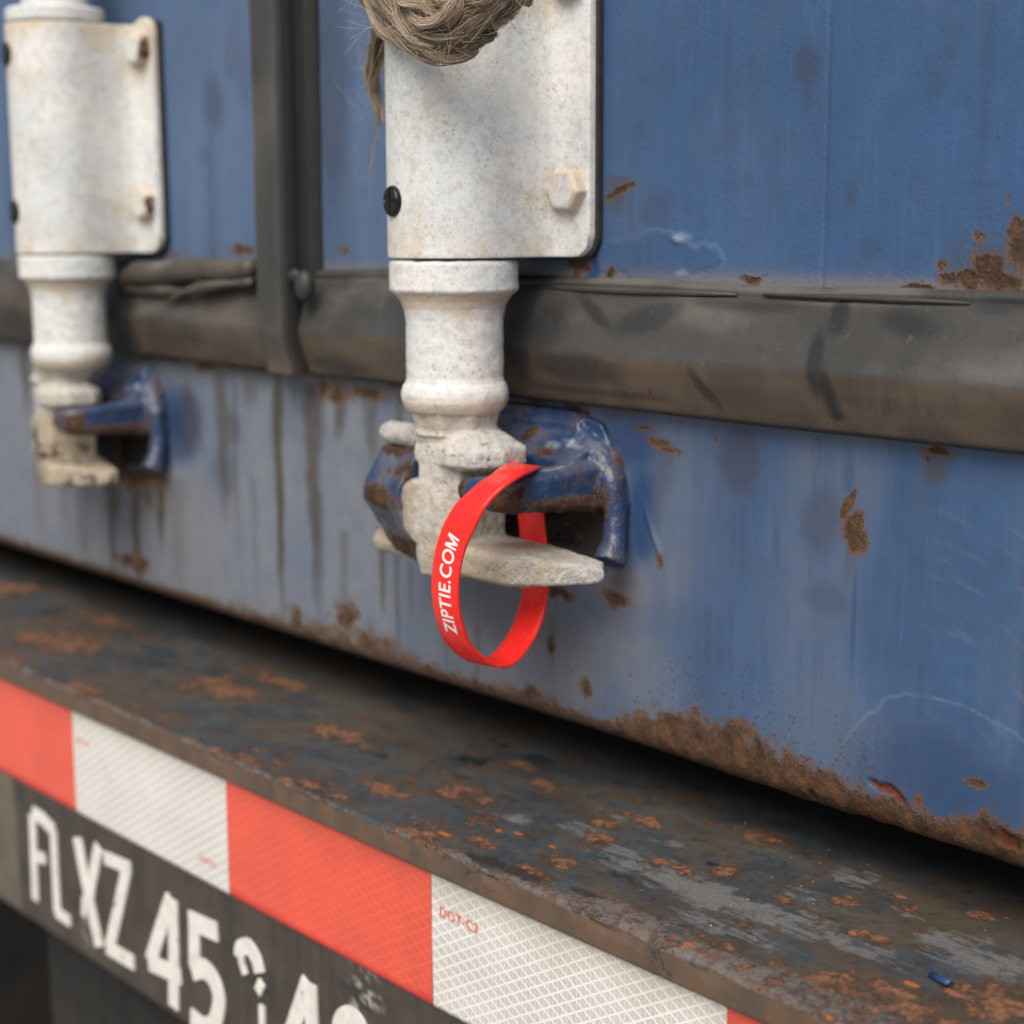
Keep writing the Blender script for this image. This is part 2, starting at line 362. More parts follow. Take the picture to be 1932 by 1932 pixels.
# --- rear sill with rolled bottom edge
prof = [(0.0, z) for z in np.arange(1.150, Z_SILL + .009, -.0008)]
R_ = .0085
prof += [(-R_ + R_ * math.cos(a_), Z_SILL + R_ - R_ * math.sin(a_)) for a_ in np.linspace(0, math.pi / 2, 22)]
prof += [(-o_, Z_SILL) for o_ in (.012, .016, .022, .03, .04, .06, .09)]
prof = np.array(prof)
G = np.zeros((len(XS), len(prof), 3)); G[..., 0] = XS[:, None]; G[..., 1] = -prof[None, :, 0]; G[..., 2] = prof[None, :, 1]
P = G.copy()
zz = P[..., 2]; xx = P[..., 0]
lowest = np.where(prof[None, :, 0] < -R_ * .9, Z_SILL - .004, zz)
xr = sst(-.50, -.42, xx)                                            # the rust gets wider to the right
hp = [(0, 26), (300, 30), (500, 36), (650, 62), (800, 52), (900, 40), (1000, 44), (1080, 58), (1150, 60), (1200, 84), (1300, 108), (1400, 104), (1480, 78), (1540, 74), (1600, 96), (1680, 84), (1780, 78), (1850, 100), (1932, 84)]
hx = [xz(p, 1008 + .3335 * p)[0] for p, _ in hp]; hz = [h * scale_at(p, 1008 + .3335 * p)[1] * -1 for p, h in hp]
h_b = np.abs(np.interp(xx, hx, hz)) * (1.02 + (fbm(P * [1, 0, 0], 45, 4, 5) - .5) * .7 + (fbm(P, 150, 9, 5) - .5) * .8)
rust = sst(1.45, .35, (lowest - Z_SILL) / np.maximum(h_b, .002)) * (.62 + .30 * xr) * (.50 + .80 * fbm(P, 70, 21, 5))
rust = np.maximum(rust, xr * sst(1.15, .55, (lowest - Z_SILL) / np.maximum(h_b, .002)) * (.62 + .5 * fbm(P, 110, 22, 4)))
for k, (px, py, rx, ry, am) in enumerate([(1245, 835, 30, 12, .4), (1262, 850, 24, 10, .4), (1215, 808, 18, 7, .5), (1350, 828, 8, 11, .5), (1598, 955, 10, 36, .12), (1609, 992, 17, 40, .14), (1617, 1022, 22, 30, .14),
        (1768, 850, 34, 14, .5), (1245, 1055, 11, 18, .5), (1640, 765, 8, 5, .5), (1040, 1215, 10, 26, .6), (1105, 1300, 13, 20, .6), (1000, 1310, 26, 24, .8),
        (655, 1165, 30, 32, .8), (700, 1215, 36, 26, .9), (560, 1165, 30, 26, .9), (250, 1060, 40, 22, .9), (830, 1275, 40, 20, .9), (925, 1300, 30, 20, .9), (640, 745, 26, 26, .6), (700, 742, 38, 16, .6), (610, 735, 12, 24, .6), (770, 755, 30, 14, .7), (390, 690, 30, 14, .6),
        (210, 880, 60, 40, .6), (265, 895, 60, 34, .4), (290, 850, 30, 60, .5), (1850, 1480, 26, 12, .7), (1160, 1130, 26, 18, .8), (1060, 1120, 40, 14, .8), (1085, 770, 30, 8, .6)]):
    rust = np.maximum(rust, stain(P, px, py, rx, ry, 40 + k, am * .9, ang=-.5 if 4 <= k <= 6 else 0, sc=200) * (.98 if 4 <= k <= 6 else .66))
rust = np.maximum(rust, sst(.004, .001, np.abs(zz - Z_SEAL0 + .0005)) * sst(.42, .7, fbm(P, 45, 77, 3)) * .62 * sst(-.33, -.5, xx))
drip_shade = np.zeros_like(rust)
for k, (px, y0, y1, wd, am) in enumerate([(522, 690, 1230, 15, 1.0), (590, 720, 1200, 26, .85), (415, 680, 1000, 22, .75), (440, 690, 1100, 10, .4), (470, 690, 780, 26, .6), (640, 720, 850, 26, .8), (700, 735, 900, 24, .6), (350, 690, 900, 8, .4), (755, 750, 860, 15, .6), (42, 640, 800, 14, .9), (60, 640, 1080, 18, .35),
        (212, 880, 1010, 26, 1.0), (208, 900, 1120, 12, .9), (253, 880, 1180, 16, 1.0), (300, 870, 1060, 18, 1.0), (280, 880, 980, 30, .9), (150, 900, 1100, 26, .45), (330, 900, 1150, 30, .35), (110, 640, 1090, 20, .4), (720, 1020, 1180, 11, .75), (748, 1040, 1240, 9, .6), (775, 1060, 1190, 8, .4), (1168, 1090, 1160, 40, .4), (1250, 830, 1010, 30, .33), (1765, 845, 935, 46, .72), (1750, 850, 1180, 8, .2), (1697, 930, 1420, 3, .22), (1612, 1020, 1130, 20, .25),
        (900, 1180, 1330, 10, .4), (840, 1150, 1300, 12, .35), (650, 1000, 1200, 16, .4), (480, 900, 1180, 10, .3), (1040, 1160, 1290, 8, .5), (270, 640, 700, 20, .5)]):
    drip_shade = np.maximum(drip_shade, vdrip(P, px, y0, y1, wd, 90 + k) * am)
drip_shade = np.maximum(drip_shade, .55 * sst(.016, .002, Z_SEAL0 - zz + .010 * (fbm(P, (90, 90, 5), 55, 3) - .5)) * sst(-.42, -.6, xx))
smudge = np.zeros_like(rust)
for k, (px, py, rx, ry, am) in enumerate([(1395, 870, 40, 85, .62), (1548, 985, 40, 75, .50), (1560, 1130, 44, 32, .35), (350, 800, 34, 70, .95), (440, 810, 16, 30, .5), (425, 890, 24, 46, .4), (1140, 1150, 120, 50, .12), (940, 1120, 70, 90, .25), (1760, 1440, 190, 80, .22), (1010, 1180, 90, 90, .18)]):
    smudge = np.maximum(smudge, sst(0, .8, stain(P, px, py, rx, ry, 140 + k, .28, sc=70)) * am)
smudge = np.maximum(smudge, .45 * sst(.6, .8, fbm(P, (260, 260, 22), 31, 3)) * sst(.01, .05, xx + .45) * sst(.075, .02, np.abs(zz - 1.085)))
chalk = np.clip(sst(-.36, -.60, xx + (fbm(P, 22, 5, 3) - .5) * .18) * (.50 + .55 * fbm(P, (30, 30, 14), 8, 4)) + .36 * sst(.30, .75, fbm(P, (26, 26, 9), 12, 4)), 0, .95)
dust = sst(0, .9, stain(P, 1010, 1240, 190, 130, 170, .4, sc=40)) * .55 + .35 * sst(0, .8, stain(P, 1165, 1110, 60, 50, 171, .4, sc=60)) + .30 * sst(0, .9, stain(P, 260, 1000, 200, 130, 173, .5, sc=30))
pale = .26 * np.exp(-((np.hypot((xx - xz(1790, 1470)[0]) / (205 * scale_at(1790, 1470)[0]), (zz - xz(1790, 1470)[1]) / (150 * scale_at(1790, 1470)[1])) + (fbm(P, 60, 62, 3) - .5) * .22 - 1) / .013) ** 2) * sst(-.004, .004, zz - xz(1790, 1455)[1])
cx_, cz_ = xz(1660, 1560)                                          # wide arcs of rubbed paint
rr_ = np.hypot(xx - cx_, (zz - cz_)); pale = np.maximum(pale, .14 * sst(.55, .85, fbm(np.stack([rr_, np.arctan2(zz - cz_, xx - cx_) * .012, rr_ * 0], -1), (420, 420, 1), 64, 3)) * sst(-.315, -.295, xx) * sst(1.03, 1.05, zz) * sst(1.118, 1.10, zz))
gloss = np.zeros_like(rust)
for k, (px, py, rx, ry, am) in enumerate([(1190, 830, 60, 60, .75), (1210, 960, 30, 110, .7), (1790, 1480, 190, 120, .5), (300, 800, 60, 90, .8), (1612, 1180, 6, 110, .5), (1600, 900, 14, 60, .4)]):
    gloss = np.maximum(gloss, sst(0, .9, stain(P, px, py, rx, ry, 190 + k, .35, sc=90)) * am)
fresh = np.zeros_like(rust)
for k, (px, py, rx, ry, an) in enumerate([(1655, 1480, 26, 7, -.25), (1690, 1496, 24, 10, -.4), (1905, 1585, 30, 15, -.3), (1870, 1570, 8, 8, 0), (1532, 1498, 12, 12, 0), (1745, 865, 9, 3, 0)]):
    fresh = np.maximum(fresh, sst(.35, .6, stain(P, px, py, rx, ry, 210 + k, .5, an, sc=300)))
fresh = np.maximum(fresh, .35 * sst(.2, .6, stain(P, 1650, 1560, 55, 40, 220, .7, sc=160)))
spat = sst(3.2, .8, (lowest - Z_SILL) / np.maximum(h_b + .004, .002)) * (.35 + .35 * xr)
for k, (px, py, rx, ry) in enumerate([(1250, 850, 60, 40), (1610, 1010, 40, 70), (1770, 880, 60, 50), (1220, 1000, 60, 110), (1060, 1200, 160, 110), (720, 1120, 90, 130), (1300, 1340, 160, 50), (1600, 830, 220, 40), (1640, 1400, 200, 80), (640, 1150, 120, 60)]):
    spat = np.maximum(spat, sst(0, 1, stain(P, px, py, rx, ry, 250 + k, .5, sc=60)) * .52)
drip_shade = np.maximum(drip_shade, .75 * sst(-.006, -.012, -(zz - Z_SILL) * 1.0) * 0 + .8 * sst(.0035, .0, zz - Z_SILL) * sst(.3, .6, fbm(P, 60, 270, 3)))
crust = sst(.45, .75, rust)
D_ = crust * ((fbm(P, 160, 300, 4) - .45) * .0012 + (fbm(P, 520, 301, 3) - .5) * .0006) - fresh * .0012 + (fbm(P, 6, 302, 2) - .5) * .003 * sst(1.13, 1.10, zz)
# a small proud weld bead and dents
D_ += .0009 * np.exp(-(((xx - xz(1232, 1010)[0]) - (zz - xz(1232, 1010)[1]) * -.5) / .0013) ** 2 - ((zz - xz(1232, 1010)[1]) / .009) ** 2)
nrm = np.zeros_like(G); pn = np.gradient(prof, axis=0); pl = np.hypot(pn[:, 0], pn[:, 1]); nrm[..., 1] = (pn[:, 1] / pl)[None, :]; nrm[..., 2] = (pn[:, 0] / pl)[None, :]
G = G + nrm * D_[..., None]
sill_root = tag(empty("container_sill", (-.5, 0, Z_SILL)), "blue painted steel sill under the door seals with a rusty rolled bottom edge", "container sill")
put("sill_rail", grid_mesh("sill_rail", G, dict(rust=rust, drip_shade=drip_shade, smudge=smudge, chalk=chalk, dust=dust, pale=pale, gloss=gloss, fresh=fresh, spat=spat, under=.85 * sst(.0052, .0004, zz - Z_SILL) * sst(.25, .6, fbm(P, 50, 271, 3))), flip=False), M_SILL, sill_root)
bm = bmesh.new(); add_box(bm, -2.2, .35, .012, .09, 1.0005, 1.149); put("rail_core", bm_mesh("rail_core", bm), M_DARK, sill_root)

# --- door panels
def door_panel(xs, zs, name, fn, parent, roundleft=None):
    G = np.zeros((len(xs), len(zs), 3)); G[..., 0] = xs[:, None]; G[..., 2] = zs[None, :]
    at_, disp = fn(G); G[..., 1] = -disp
    return put(name, grid_mesh(name, G, at_, flip=True), M_PANEL, parent)
ZS = spaced([(1.150, 1.30, .0009), (1.30, 1.46, .0020), (1.46, 3.4, .06)])
X_SPLIT = -.640
def right_panel(P):
    xx, zz = P[..., 0], P[..., 2]
    rust = np.zeros_like(xx)
    for k, (px, py, rx, ry, am, an) in enumerate([(1172, 358, 30, 11, .35, .35), (1150, 372, 16, 7, .4, .3), (1190, 350, 15, 9, .4, 0), (1090, 500, 30, 26, .8, 0), (1152, 518, 10, 18, .4, -.5), (1420, 528, 24, 10, .8, 0), (1855, 445, 18, 18, .7, 0), (1870, 500, 34, 40, .7, 0), (1820, 525, 50, 22, .8, 0),
            (1930, 480, 30, 70, .8, 0), (1740, 542, 50, 10, .9, 0), (1903, 380, 7, 18, .6, 0), (1900, 535, 60, 26, .6, 0), (1925, 430, 22, 26, .8, 0), (1780, 500, 16, 18, .8, 0), (1690, 546, 26, 6, .9, 0), (650, 470, 12, 14, .6, 0)]):
        rust = np.maximum(rust, stain(P, px, py, rx, ry, 400 + k, am, an, sc=220) * (.70 if k != 16 else .45))
    drip_shade = np.maximum(vdrip(P, 1165, 330, 420, 30, 431) * .55, vdrip(P, 1190, 350, 440, 10, 432) * .3)
    drip_shade = np.maximum(drip_shade, .35 * sst(.4, .7, stain(P, 1870, 500, 90, 70, 433, .5)))
    smudge = np.zeros_like(xx)
    for k, (px, py, rx, ry, am) in enumerate([(1522, 120, 24, 50, .55), (1522, 150, 15, 60, .3), (1770, 150, 22, 38, .35), (1790, 95, 20, 30, .25), (1605, 368, 14, 26, .5), (1620, 330, 7, 18, .3), (1205, 245, 15, 22, .3), (1415, 118, 14, 20, .3), (1240, 405, 34, 40, .4), (625, 180, 38, 300, .55), (625, 40, 30, 200, .35), (1690, 327, 3, 4, 1.0), (1885, 260, 3, 4, .9), (1640, 470, 24, 24, .25), (1410, 340, 12, 14, .25), (1300, 400, 6, 8, .4), (1790, 60, 30, 20, .2)]):
        smudge = np.maximum(smudge, sst(0, .9, stain(P, px, py, rx, ry, 450 + k, .3, sc=80)) * am)
    lx = xz(1561, 250)[0]; smudge = np.maximum(smudge, .42 * np.exp(-((xx - lx) / .0005) ** 2) * sst(.25, .6, fbm(P, (5, 5, 120), 470, 3)))
    smudge = np.maximum(smudge, .22 * sst(.6, .85, fbm(P, (150, 150, 9), 471, 3)))
    chalk = np.clip(sst(-.40, -.64, xx + (fbm(P, 18, 475, 3) - .5) * .1) * .62 + .12 * fbm(P, (40, 40, 6), 476, 3), 0, 1)
    gloss = np.maximum(sst(0, .35, stain(P, 1240, 490, 90, 44, 480, .45, sc=90)) * .22, sst(-.4555, -.4595, xx) * sst(-.468, -.462, xx) * .9)
    gl2 = stain(P, 1240, 490, 90, 44, 480, .45, sc=90)
    pale = .5 * sst(0, .8, stain(P, 1285, 450, 20, 9, 482, .5, sc=300)) + .16 * np.exp(-((gl2 - .12) / .05) ** 2) * sst(-.442, -.425, xx) + .4 * sst(0, .8, stain(P, 1290, 515, 16, 8, 483, .5, sc=300))  # first pale spot paints a small highlight on the glossy patch
    dust = np.clip(.55 * sst(.005, .0, zz - Z_SEAL1 - .0015) + .2 * sst(.012, 0, zz - Z_SEAL1), 0, 1)
    disp = (fbm(P, 5, 490, 2) - .5) * .004 + sst(.1, .3, gl2) * .0005 + .0009 * sst(0, .8, stain(P, 1285, 450, 22, 10, 482, .5, sc=300)) + sst(.45, .7, rust) * (fbm(P, 400, 491, 3) - .45) * .0012 - .0005 * np.exp(-((xx - lx) / .0006) ** 2) - .0002
    spat = np.zeros_like(xx)
    for k, (px, py, rx, ry) in enumerate([(1172, 358, 50, 50), (1090, 500, 60, 60), (1430, 525, 60, 40), (1870, 480, 110, 130), (1780, 530, 140, 50)]): spat = np.maximum(spat, sst(0, 1, stain(P, px, py, rx, ry, 495 + k, .5, sc=60)) * .6)
    return dict(rust=rust, drip_shade=drip_shade, smudge=smudge, chalk=chalk, gloss=gloss, pale=pale, dust=dust, spat=spat), disp
def left_panel(P):
    xx, zz = P[..., 0], P[..., 2]
    rust = np.maximum(stain(P, 450, 472, 30, 14, 500, .5, sc=200) * .62, stain(P, 330, 480, 16, 8, 501, .6) * .5)
    smudge = np.zeros_like(xx)
    for k, (px, py, rx, ry, am) in enumerate([(400, 195, 20, 62, .55), (430, 100, 20, 60, .25), (385, 295, 14, 22, .4), (455, 130, 14, 80, .25), (350, 120, 26, 120, .18)]):
        smudge = np.maximum(smudge, sst(0, .9, stain(P, px, py, rx, ry, 510 + k, .3, sc=60)) * am)
    smudge = np.maximum(smudge, .3 * sst(.55, .8, fbm(P, (150, 150, 6), 521, 3)))
    chalk = np.clip(.48 + .35 * (fbm(P, (60, 60, 5), 522, 3) - .3), 0, 1); dust = .6 * sst(.010, 0, zz - Z_SEAL1)
    return dict(rust=rust, smudge=smudge, chalk=chalk, dust=dust), (fbm(P, 6, 523, 2) - .5) * .003
door_r = tag(empty("container_door", (-.2, 0, Z_SEAL0)), "blue container door with rust in its lower corner, right of the upright black seal", "container door")
door_l = tag(empty("container_door", (-1.1, 0, Z_SEAL0)), "chalky blue container door behind the blurred bracket, ending at the upright black seal", "container door")
door_panel(spaced([(X_SPLIT, -.235, .0009), (-.235, -.06, .0016), (-.06, .35, .03)]), ZS, "panel", right_panel, door_r)
door_panel(spaced([(-2.2, -1.05, .05), (-1.05, X_SPLIT - .004, .0016)]), ZS, "panel", left_panel, door_l)
for dr, x0, x1 in ((door_r, X_SPLIT + .001, .35), (door_l, -2.2, X_SPLIT - .005)):
    bm = bmesh.new(); add_box(bm, x0, x1, .006, .05, 1.1495, 3.4); put("door_core", bm_mesh("door_core", bm), M_DARK, dr)

# --- horizontal seals
def seal(xs, name, parent, left):
    zc = 1.1512
    pr = [(-.004, Z_SEAL1 + .002), (.0010, Z_SEAL1 + .0014), (.0030, Z_SEAL1 + .0002), (.0036, Z_SEAL1 - .0012), (.0026, Z_SEAL1 - .0022), (.0038, Z_SEAL1 - .0030), (.0052, Z_SEAL1 - .0040), (.0054, Z_SEAL1 - .0052)]
    pr += [(.0058 + (.0138 - .0058) * t, Z_SEAL1 - .0062 + (zc - Z_SEAL1 + .0062) * t) for t in np.linspace(0, 1, 26)]
    pr += [(.0138 - .0065 * t ** 1.3, zc - .0010 - (zc - .0010 - Z_SEAL0 - .0006) * t) for t in np.linspace(.02, 1, 24)]
    pr += [(.0058, Z_SEAL0 - .0004), (.0038, Z_SEAL0 - .0008), (.0018, Z_SEAL0 + .0001), (-.004, Z_SEAL0 + .0004)]
    pr = np.array(pr); G = np.zeros((len(xs), len(pr), 3)); G[..., 0] = xs[:, None]; G[..., 1] = -pr[None, :, 0]; G[..., 2] = pr[None, :, 1]
    P = G.copy(); xx, zz = P[..., 0], P[..., 2]
    wav = (fbm(P * [1, 0, 0], 14, 600 + left, 3) - .5)
    lip = sst(Z_SEAL1 - .007, Z_SEAL1 - .002, zz)
    if left: lip = lip * 1.0
    G[..., 2] += wav * .0022 * (.35 + 1.2 * lip); G[..., 1] -= (fbm(P, (20, 20, 60), 603 + left, 3) - .5) * .0016 * (1 + (1.5 if left else .5) * lip)
    o_ = -P[..., 1]
    black = np.zeros_like(xx); pale = np.maximum(.35 * lip * sst(.35, .7, fbm(P, (40, 40, 90), 611, 3)), .30 * sst(zc - .002, zc + .004, zz) * sst(.45, .7, fbm(P, (25, 25, 40), 613, 5))); brown = sst(zc + .0005, zc - .002, zz) * (.75 + .2 * wav)
    if left: brown = np.maximum(brown, .75 * sst(.3, .6, fbm(P, (12, 12, 40), 612, 3)))
    if not left:
        for k, (px, py, rx, ry, an, am) in enumerate([(1030, 620, 40, 60, 0, .6), (1080, 690, 90, 30, 0, .55), (1120, 595, 50, 14, -.5, .6), (1215, 600, 60, 26, .3, .55), (1570, 600, 20, 40, 0, .7), (1545, 680, 14, 70, .12, .8), (1570, 740, 16, 50, .25, .85), (1580, 785, 14, 12, 0, .85), (1400, 570, 130, 20, 0, .5), (1700, 610, 60, 28, -.2, .6), (1330, 730, 10, 40, .65, .6), (1345, 745, 8, 36, .65, .5), (1228, 740, 4, 5, 0, 1), (1880, 580, 60, 18, 0, .4), (1130, 740, 160, 8, 0, .4), (640, 690, 60, 18, 0, .45), (985, 640, 30, 90, 0, .7)]):
            black = np.maximum(black, sst(0, .8, stain(P, px, py, rx, ry, 620 + k, .30, an, o=.010, sc=70)) * min(1, am * 1.35))  # patches beside the stem: black rubber plus its contact shade, painted in
    else:
        for k, (px, py, rx, ry, am) in enumerate([(230, 600, 34, 90, .95), (330, 620, 60, 40, .35), (30, 620, 40, 60, .5)]):
            black = np.maximum(black, sst(0, .8, stain(P, px, py, rx, ry, 660 + k, .25, o=.010, sc=40)) * am)  # first patch paints the contact shadow beside the far rod
        pale = np.maximum(pale, .55 * sst(0, .8, stain(P, 300, 525, 80, 22, 670, .5, o=.008, sc=50))); pale = np.maximum(pale, .45 * sst(0, .8, stain(P, 420, 510, 70, 20, 671, .5, o=.008, sc=50)))
    black = np.maximum(black, sst(Z_SEAL0 + .0025, Z_SEAL0, zz) * .8)
    return put(name, grid_mesh(name, G, dict(black=black, pale=pale, brown=brown)), M_RUB, parent)
seal(spaced([(X_SPLIT - .0005, -.06, .0013), (-.06, .35, .03)]), "seal", door_r, 0)
seal(spaced([(-2.2, -1.05, .05), (-1.05, -.6505, .002)]), "seal", door_l, 3)
# torn rubber lip that has peeled off the panel
bm = bmesh.new()
for (pts, r0) in (([(1000, 541, .004), (1090, 545, .005), (1200, 550, .0055), (1300, 553, .005), (1390, 556, .004)], .0012), ([(1440, 556, .004), (1560, 560, .005), (1700, 566, .0052), (1830, 572, .004)], .0009)):
    q = [at(*p) for p in pts]; add_tube(bm, q, [r0 * .4] + [r0] * (len(q) - 2) + [r0 * .4], 8)
put("seal_lip", bm_mesh("seal_lip", bm, True), M_RUB, door_r)

bm = bmesh.new()
for pts, rr in (([(232, 530, .010), (262, 516, .0125), (320, 512, .0130), (390, 508, .0125), (440, 512, .012), (478, 505, .011)], (.004, .0062, .0060, .0055, .0050, .0040)), ([(318, 570, .0135), (345, 552, .0145), (390, 540, .0145), (435, 535, .0135), (476, 532, .012)], (.0008, .0022, .0026, .0024, .0020)), ([(240, 545, .012), (300, 548, .013), (350, 548, .0125)], (.002, .0032, .0012))):
    add_tube(bm, bez([at(*p) for p in pts], 6), list(np.interp(np.linspace(0, 1, (len(pts) - 1) * 6 + 1), np.linspace(0, 1, len(rr)), rr)), 12)
me = bm_mesh("seal_lip", bm, True); P = coords(me); N = normals(me); P = P + N * ((fbm(P, 140, 690, 3) - .5) * .003)[:, None]; me.vertices.foreach_set('co', P.reshape(-1).astype(np.float32)); me.update()
set_attrs(me, dict(pale=.55 * sst(.35, .65, fbm(P, 45, 691, 3)) * np.clip(N[:, 2] + .4, 0, 1), brown=.5 * sst(.4, .6, fbm(P, 60, 692, 3)))); put("seal_lip", me, M_RUB, door_l)
# --- upright seal between the doors
zs = spaced([(1.1312, 1.20, .0012), (1.20, 1.36, .003), (1.36, 3.4, .1)])
pr = [(-.668, -.003), (-.6665, .008), (-.6645, .0165), (-.6615, .0205), (-.657, .0218), (-.650, .0225), (-.644, .0228), (-.6408, .0218), (-.6392, .0190), (-.6388, .0150), (-.6398, .0110), (-.6392, .0070), (-.6378, .0036), (-.6370, .0012), (-.6380, -.003)]
pr = np.array(pr); t_ = np.linspace(0, len(pr) - 1, 70); pr = np.stack([np.interp(t_, np.arange(len(pr)), pr[:, k]) for k in (0, 1)], -1)
G = np.zeros((len(zs), len(pr), 3)); G[..., 0] = pr[None, :, 0]; G[..., 1] = -pr[None, :, 1]; G[..., 2] = zs[:, None]
P = G.copy(); low = sst(1.152, 1.133, P[..., 2]); G[..., 1] += low * .0045 * sst(.004, .015, -P[..., 1]); G[..., 0] += (fbm(P * [0, 0, 1], 25, 700, 3) - .5) * .0012
black = sst(-.6415, -.6398, P[..., 0]) * .82; brown = np.maximum(low * .9, sst(-.640, -.638, P[..., 0]) * .5 * fbm(P, 60, 702, 3)); pale = .12 * sst(.4, .7, fbm(P, 40, 703)) * (1 - black)
put("upright_seal", grid_mesh("upright_seal", G, dict(black=black, brown=brown, pale=pale)), M_RUB, door_l)
bm = bmesh.new(); add_sphere(bm, Vector(at(575, 540, .016)), .0055, 1.0, .8, 1.3); add_sphere(bm, Vector(at(556, 520, .018)), .0032, 1.3, .8, 1)
me = bm_mesh("seal_patch", bm, True); set_attrs(me, dict(black=np.full(len(me.vertices), .6))); put("seal_patch", me, M_RUB, door_l)
# --- container body behind, trailer bed and chassis beneath
bm = bmesh.new(); add_box(bm, -2.2, .35, .09, 6.0, 1.002, 3.41)
tag(put("container_body", bm_mesh("container_body", bm), M_DARK, None, (-.9, 3, 1.0)), "long blue container box closed by the two doors and the sill", "container")

# ------------------------------------------------------------------ lock brackets, locking bars, keepers
AX, AO = -.5005, .036
def wall_pt(dx, o, z, ax, dz): return Vector((ax + dx, -o, z + dz))
def make_bracket(ax, dz, label, ear, seed):
    root = tag(empty("lock_bracket", (ax, 0, 1.1862 + dz)), label, "lock bracket", "brackets over the locking bars")
    R = .0252
    sec = [(.0432, .0062), (.038, .0062), (.033, .0063), (.0295, .0072), (.0268, .0100), (.0254, .0150), (.0250, .022), (.0251, .029)]
    sec += [(R * math.cos(a_), AO + R * math.sin(a_)) for a_ in np.linspace(0.02, math.pi - .02, 34)]
    sec += [(-.0251, .029), (-.0250, .022), (-.0254, .015), (-.027, .0100), (-.031, .0070), (-.036, .0062), (-.043, .0062)]
    sec = np.array(sec); L = np.concatenate([[0], np.cumsum(np.hypot(*np.diff(sec, axis=0).T))])
    u = np.linspace(0, L[-1], 110); su = np.stack([np.interp(u, L, sec[:, k]) for k in (0, 1)], -1)
    z0, z1 = 1.1862, 1.3005; rc = .0085; v = np.linspace(0, 1, 60)
    d0 = np.minimum(u, L[-1] - u); cut = np.where(d0 < rc, rc - np.sqrt(np.maximum(rc ** 2 - (rc - d0) ** 2, 0)), 0)
    zb = z0 + cut; zt = z1 - cut + (ear * .0035 * sst(.016, .010, u))
    G = np.zeros((len(u), len(v), 3)); G[..., 0] = ax + su[:, None, 0]; G[..., 1] = -su[:, None, 1]; G[..., 2] = zb[:, None] + (zt - zb)[:, None] * v[None, :] + dz
    me = grid_mesh("cover", G, flip=True)
    me = baked(me, [('SOLIDIFY', dict(thickness=.0036, offset=-1.0)), ('BEVEL', dict(width=.0009, segments=3, limit_method='ANGLE', angle_limit=math.radians(50)))])
    P = coords(me); zl = P[:, 2] - dz
    grime = .22 * sst(.02, 0, zl - z0) * fbm(P, 80, seed, 3) + .35 * sst(.02, .0, np.abs(P[:, 0] - ax + .022)) * fbm(P, 60, seed + 1, 3) + .30 * sst(.0135, .004, np.hypot(P[:, 0] - ax - .034, zl - 1.2105)) + .28 * sst(.03, 0, 1.262 - zl + .02) * sst(.3, .7, fbm(P, 50, seed + 2))
    set_attrs(me, dict(grime=grime)); me.polygons.foreach_set('use_smooth', [True] * len(me.polygons))
    put("cover", me, M_WHITE, root)
    bm = bmesh.new(); n = 10; ring = []
    for s_ in (1, -1):
        x_ = .0446 if s_ > 0 else .0
        pass
    c = .0095; pts = [(-.0445, z1 + .001), (.0446, z1 + .001), (.0446, z0 - .0012 + c)] + [(.0446 - c + c * math.cos(a_), z0 - .0012 + c - c * math.sin(a_)) for a_ in np.linspace(0, math.pi / 2, 9)] + [(-.0445, z0 - .0012)]
    lo = [bm.verts.new((ax + p[0], -.0002, p[1] + dz)) for p in pts]; hi = [bm.verts.new((ax + p[0], -.0026, p[1] + dz)) for p in pts]
    bm.faces.new(lo); bm.faces.new(hi[::-1])
    for i in range(len(pts)): j = (i + 1) % len(pts); bm.faces.new((lo[i], lo[j], hi[j], hi[i]))
    put("gasket", bm_mesh("gasket", bm), M_BLACK, root)
    for k, zb_ in enumerate((1.2112, 1.2885)):                       # hexagon bolts through the flange
        bm = bmesh.new(); cx, oo = ax + .0338, .0062; rot = .22 + .5 * k + seed * .37
        def ring_(r, o, nn=6): return [bm.verts.new((cx + r * math.cos(rot + 2 * math.pi * i / nn), -o, zb_ + dz + r * math.sin(rot + 2 * math.pi * i / nn))) for i in range(nn)]
        rs = [ring_(.0088, oo - .001), ring_(.0088, oo + .0048), ring_(.0074, oo + .0062)]
        for a_, b_ in zip(rs, rs[1:]):
            for i in range(6): bm.faces.new((a_[i], a_[(i + 1) % 6], b_[(i + 1) % 6], b_[i]))
        bm.faces.new(rs[-1]); bm.faces.new(rs[0][::-1])
        me = bm_mesh("bolt", bm); me = baked(me, [('BEVEL', dict(width=.0007, segments=2)), ('SUBSURF', dict(levels=2, subdivision_type='SIMPLE'))])
        P = coords(me); dx = P[:, 0] - cx; e = np.hypot(dx, P[:, 2] - zb_ - dz)
        rr = sst(.0060, .0072, e) * sst(-.001, .004, dx) * sst(.30, .62, fbm(P, 330, 820 + k + seed, 3)) * .62
        set_attrs(me, dict(rust=rr * .75 + .42 * sst(.0050, .0075, dx) * (seed % 2), grime=.12 + .55 * sst(.0058, .0076, e) * sst(-.002, .003, dx))); me.polygons.foreach_set('use_smooth', [False] * len(me.polygons))
        put("bolt", me, M_WHITE, root)
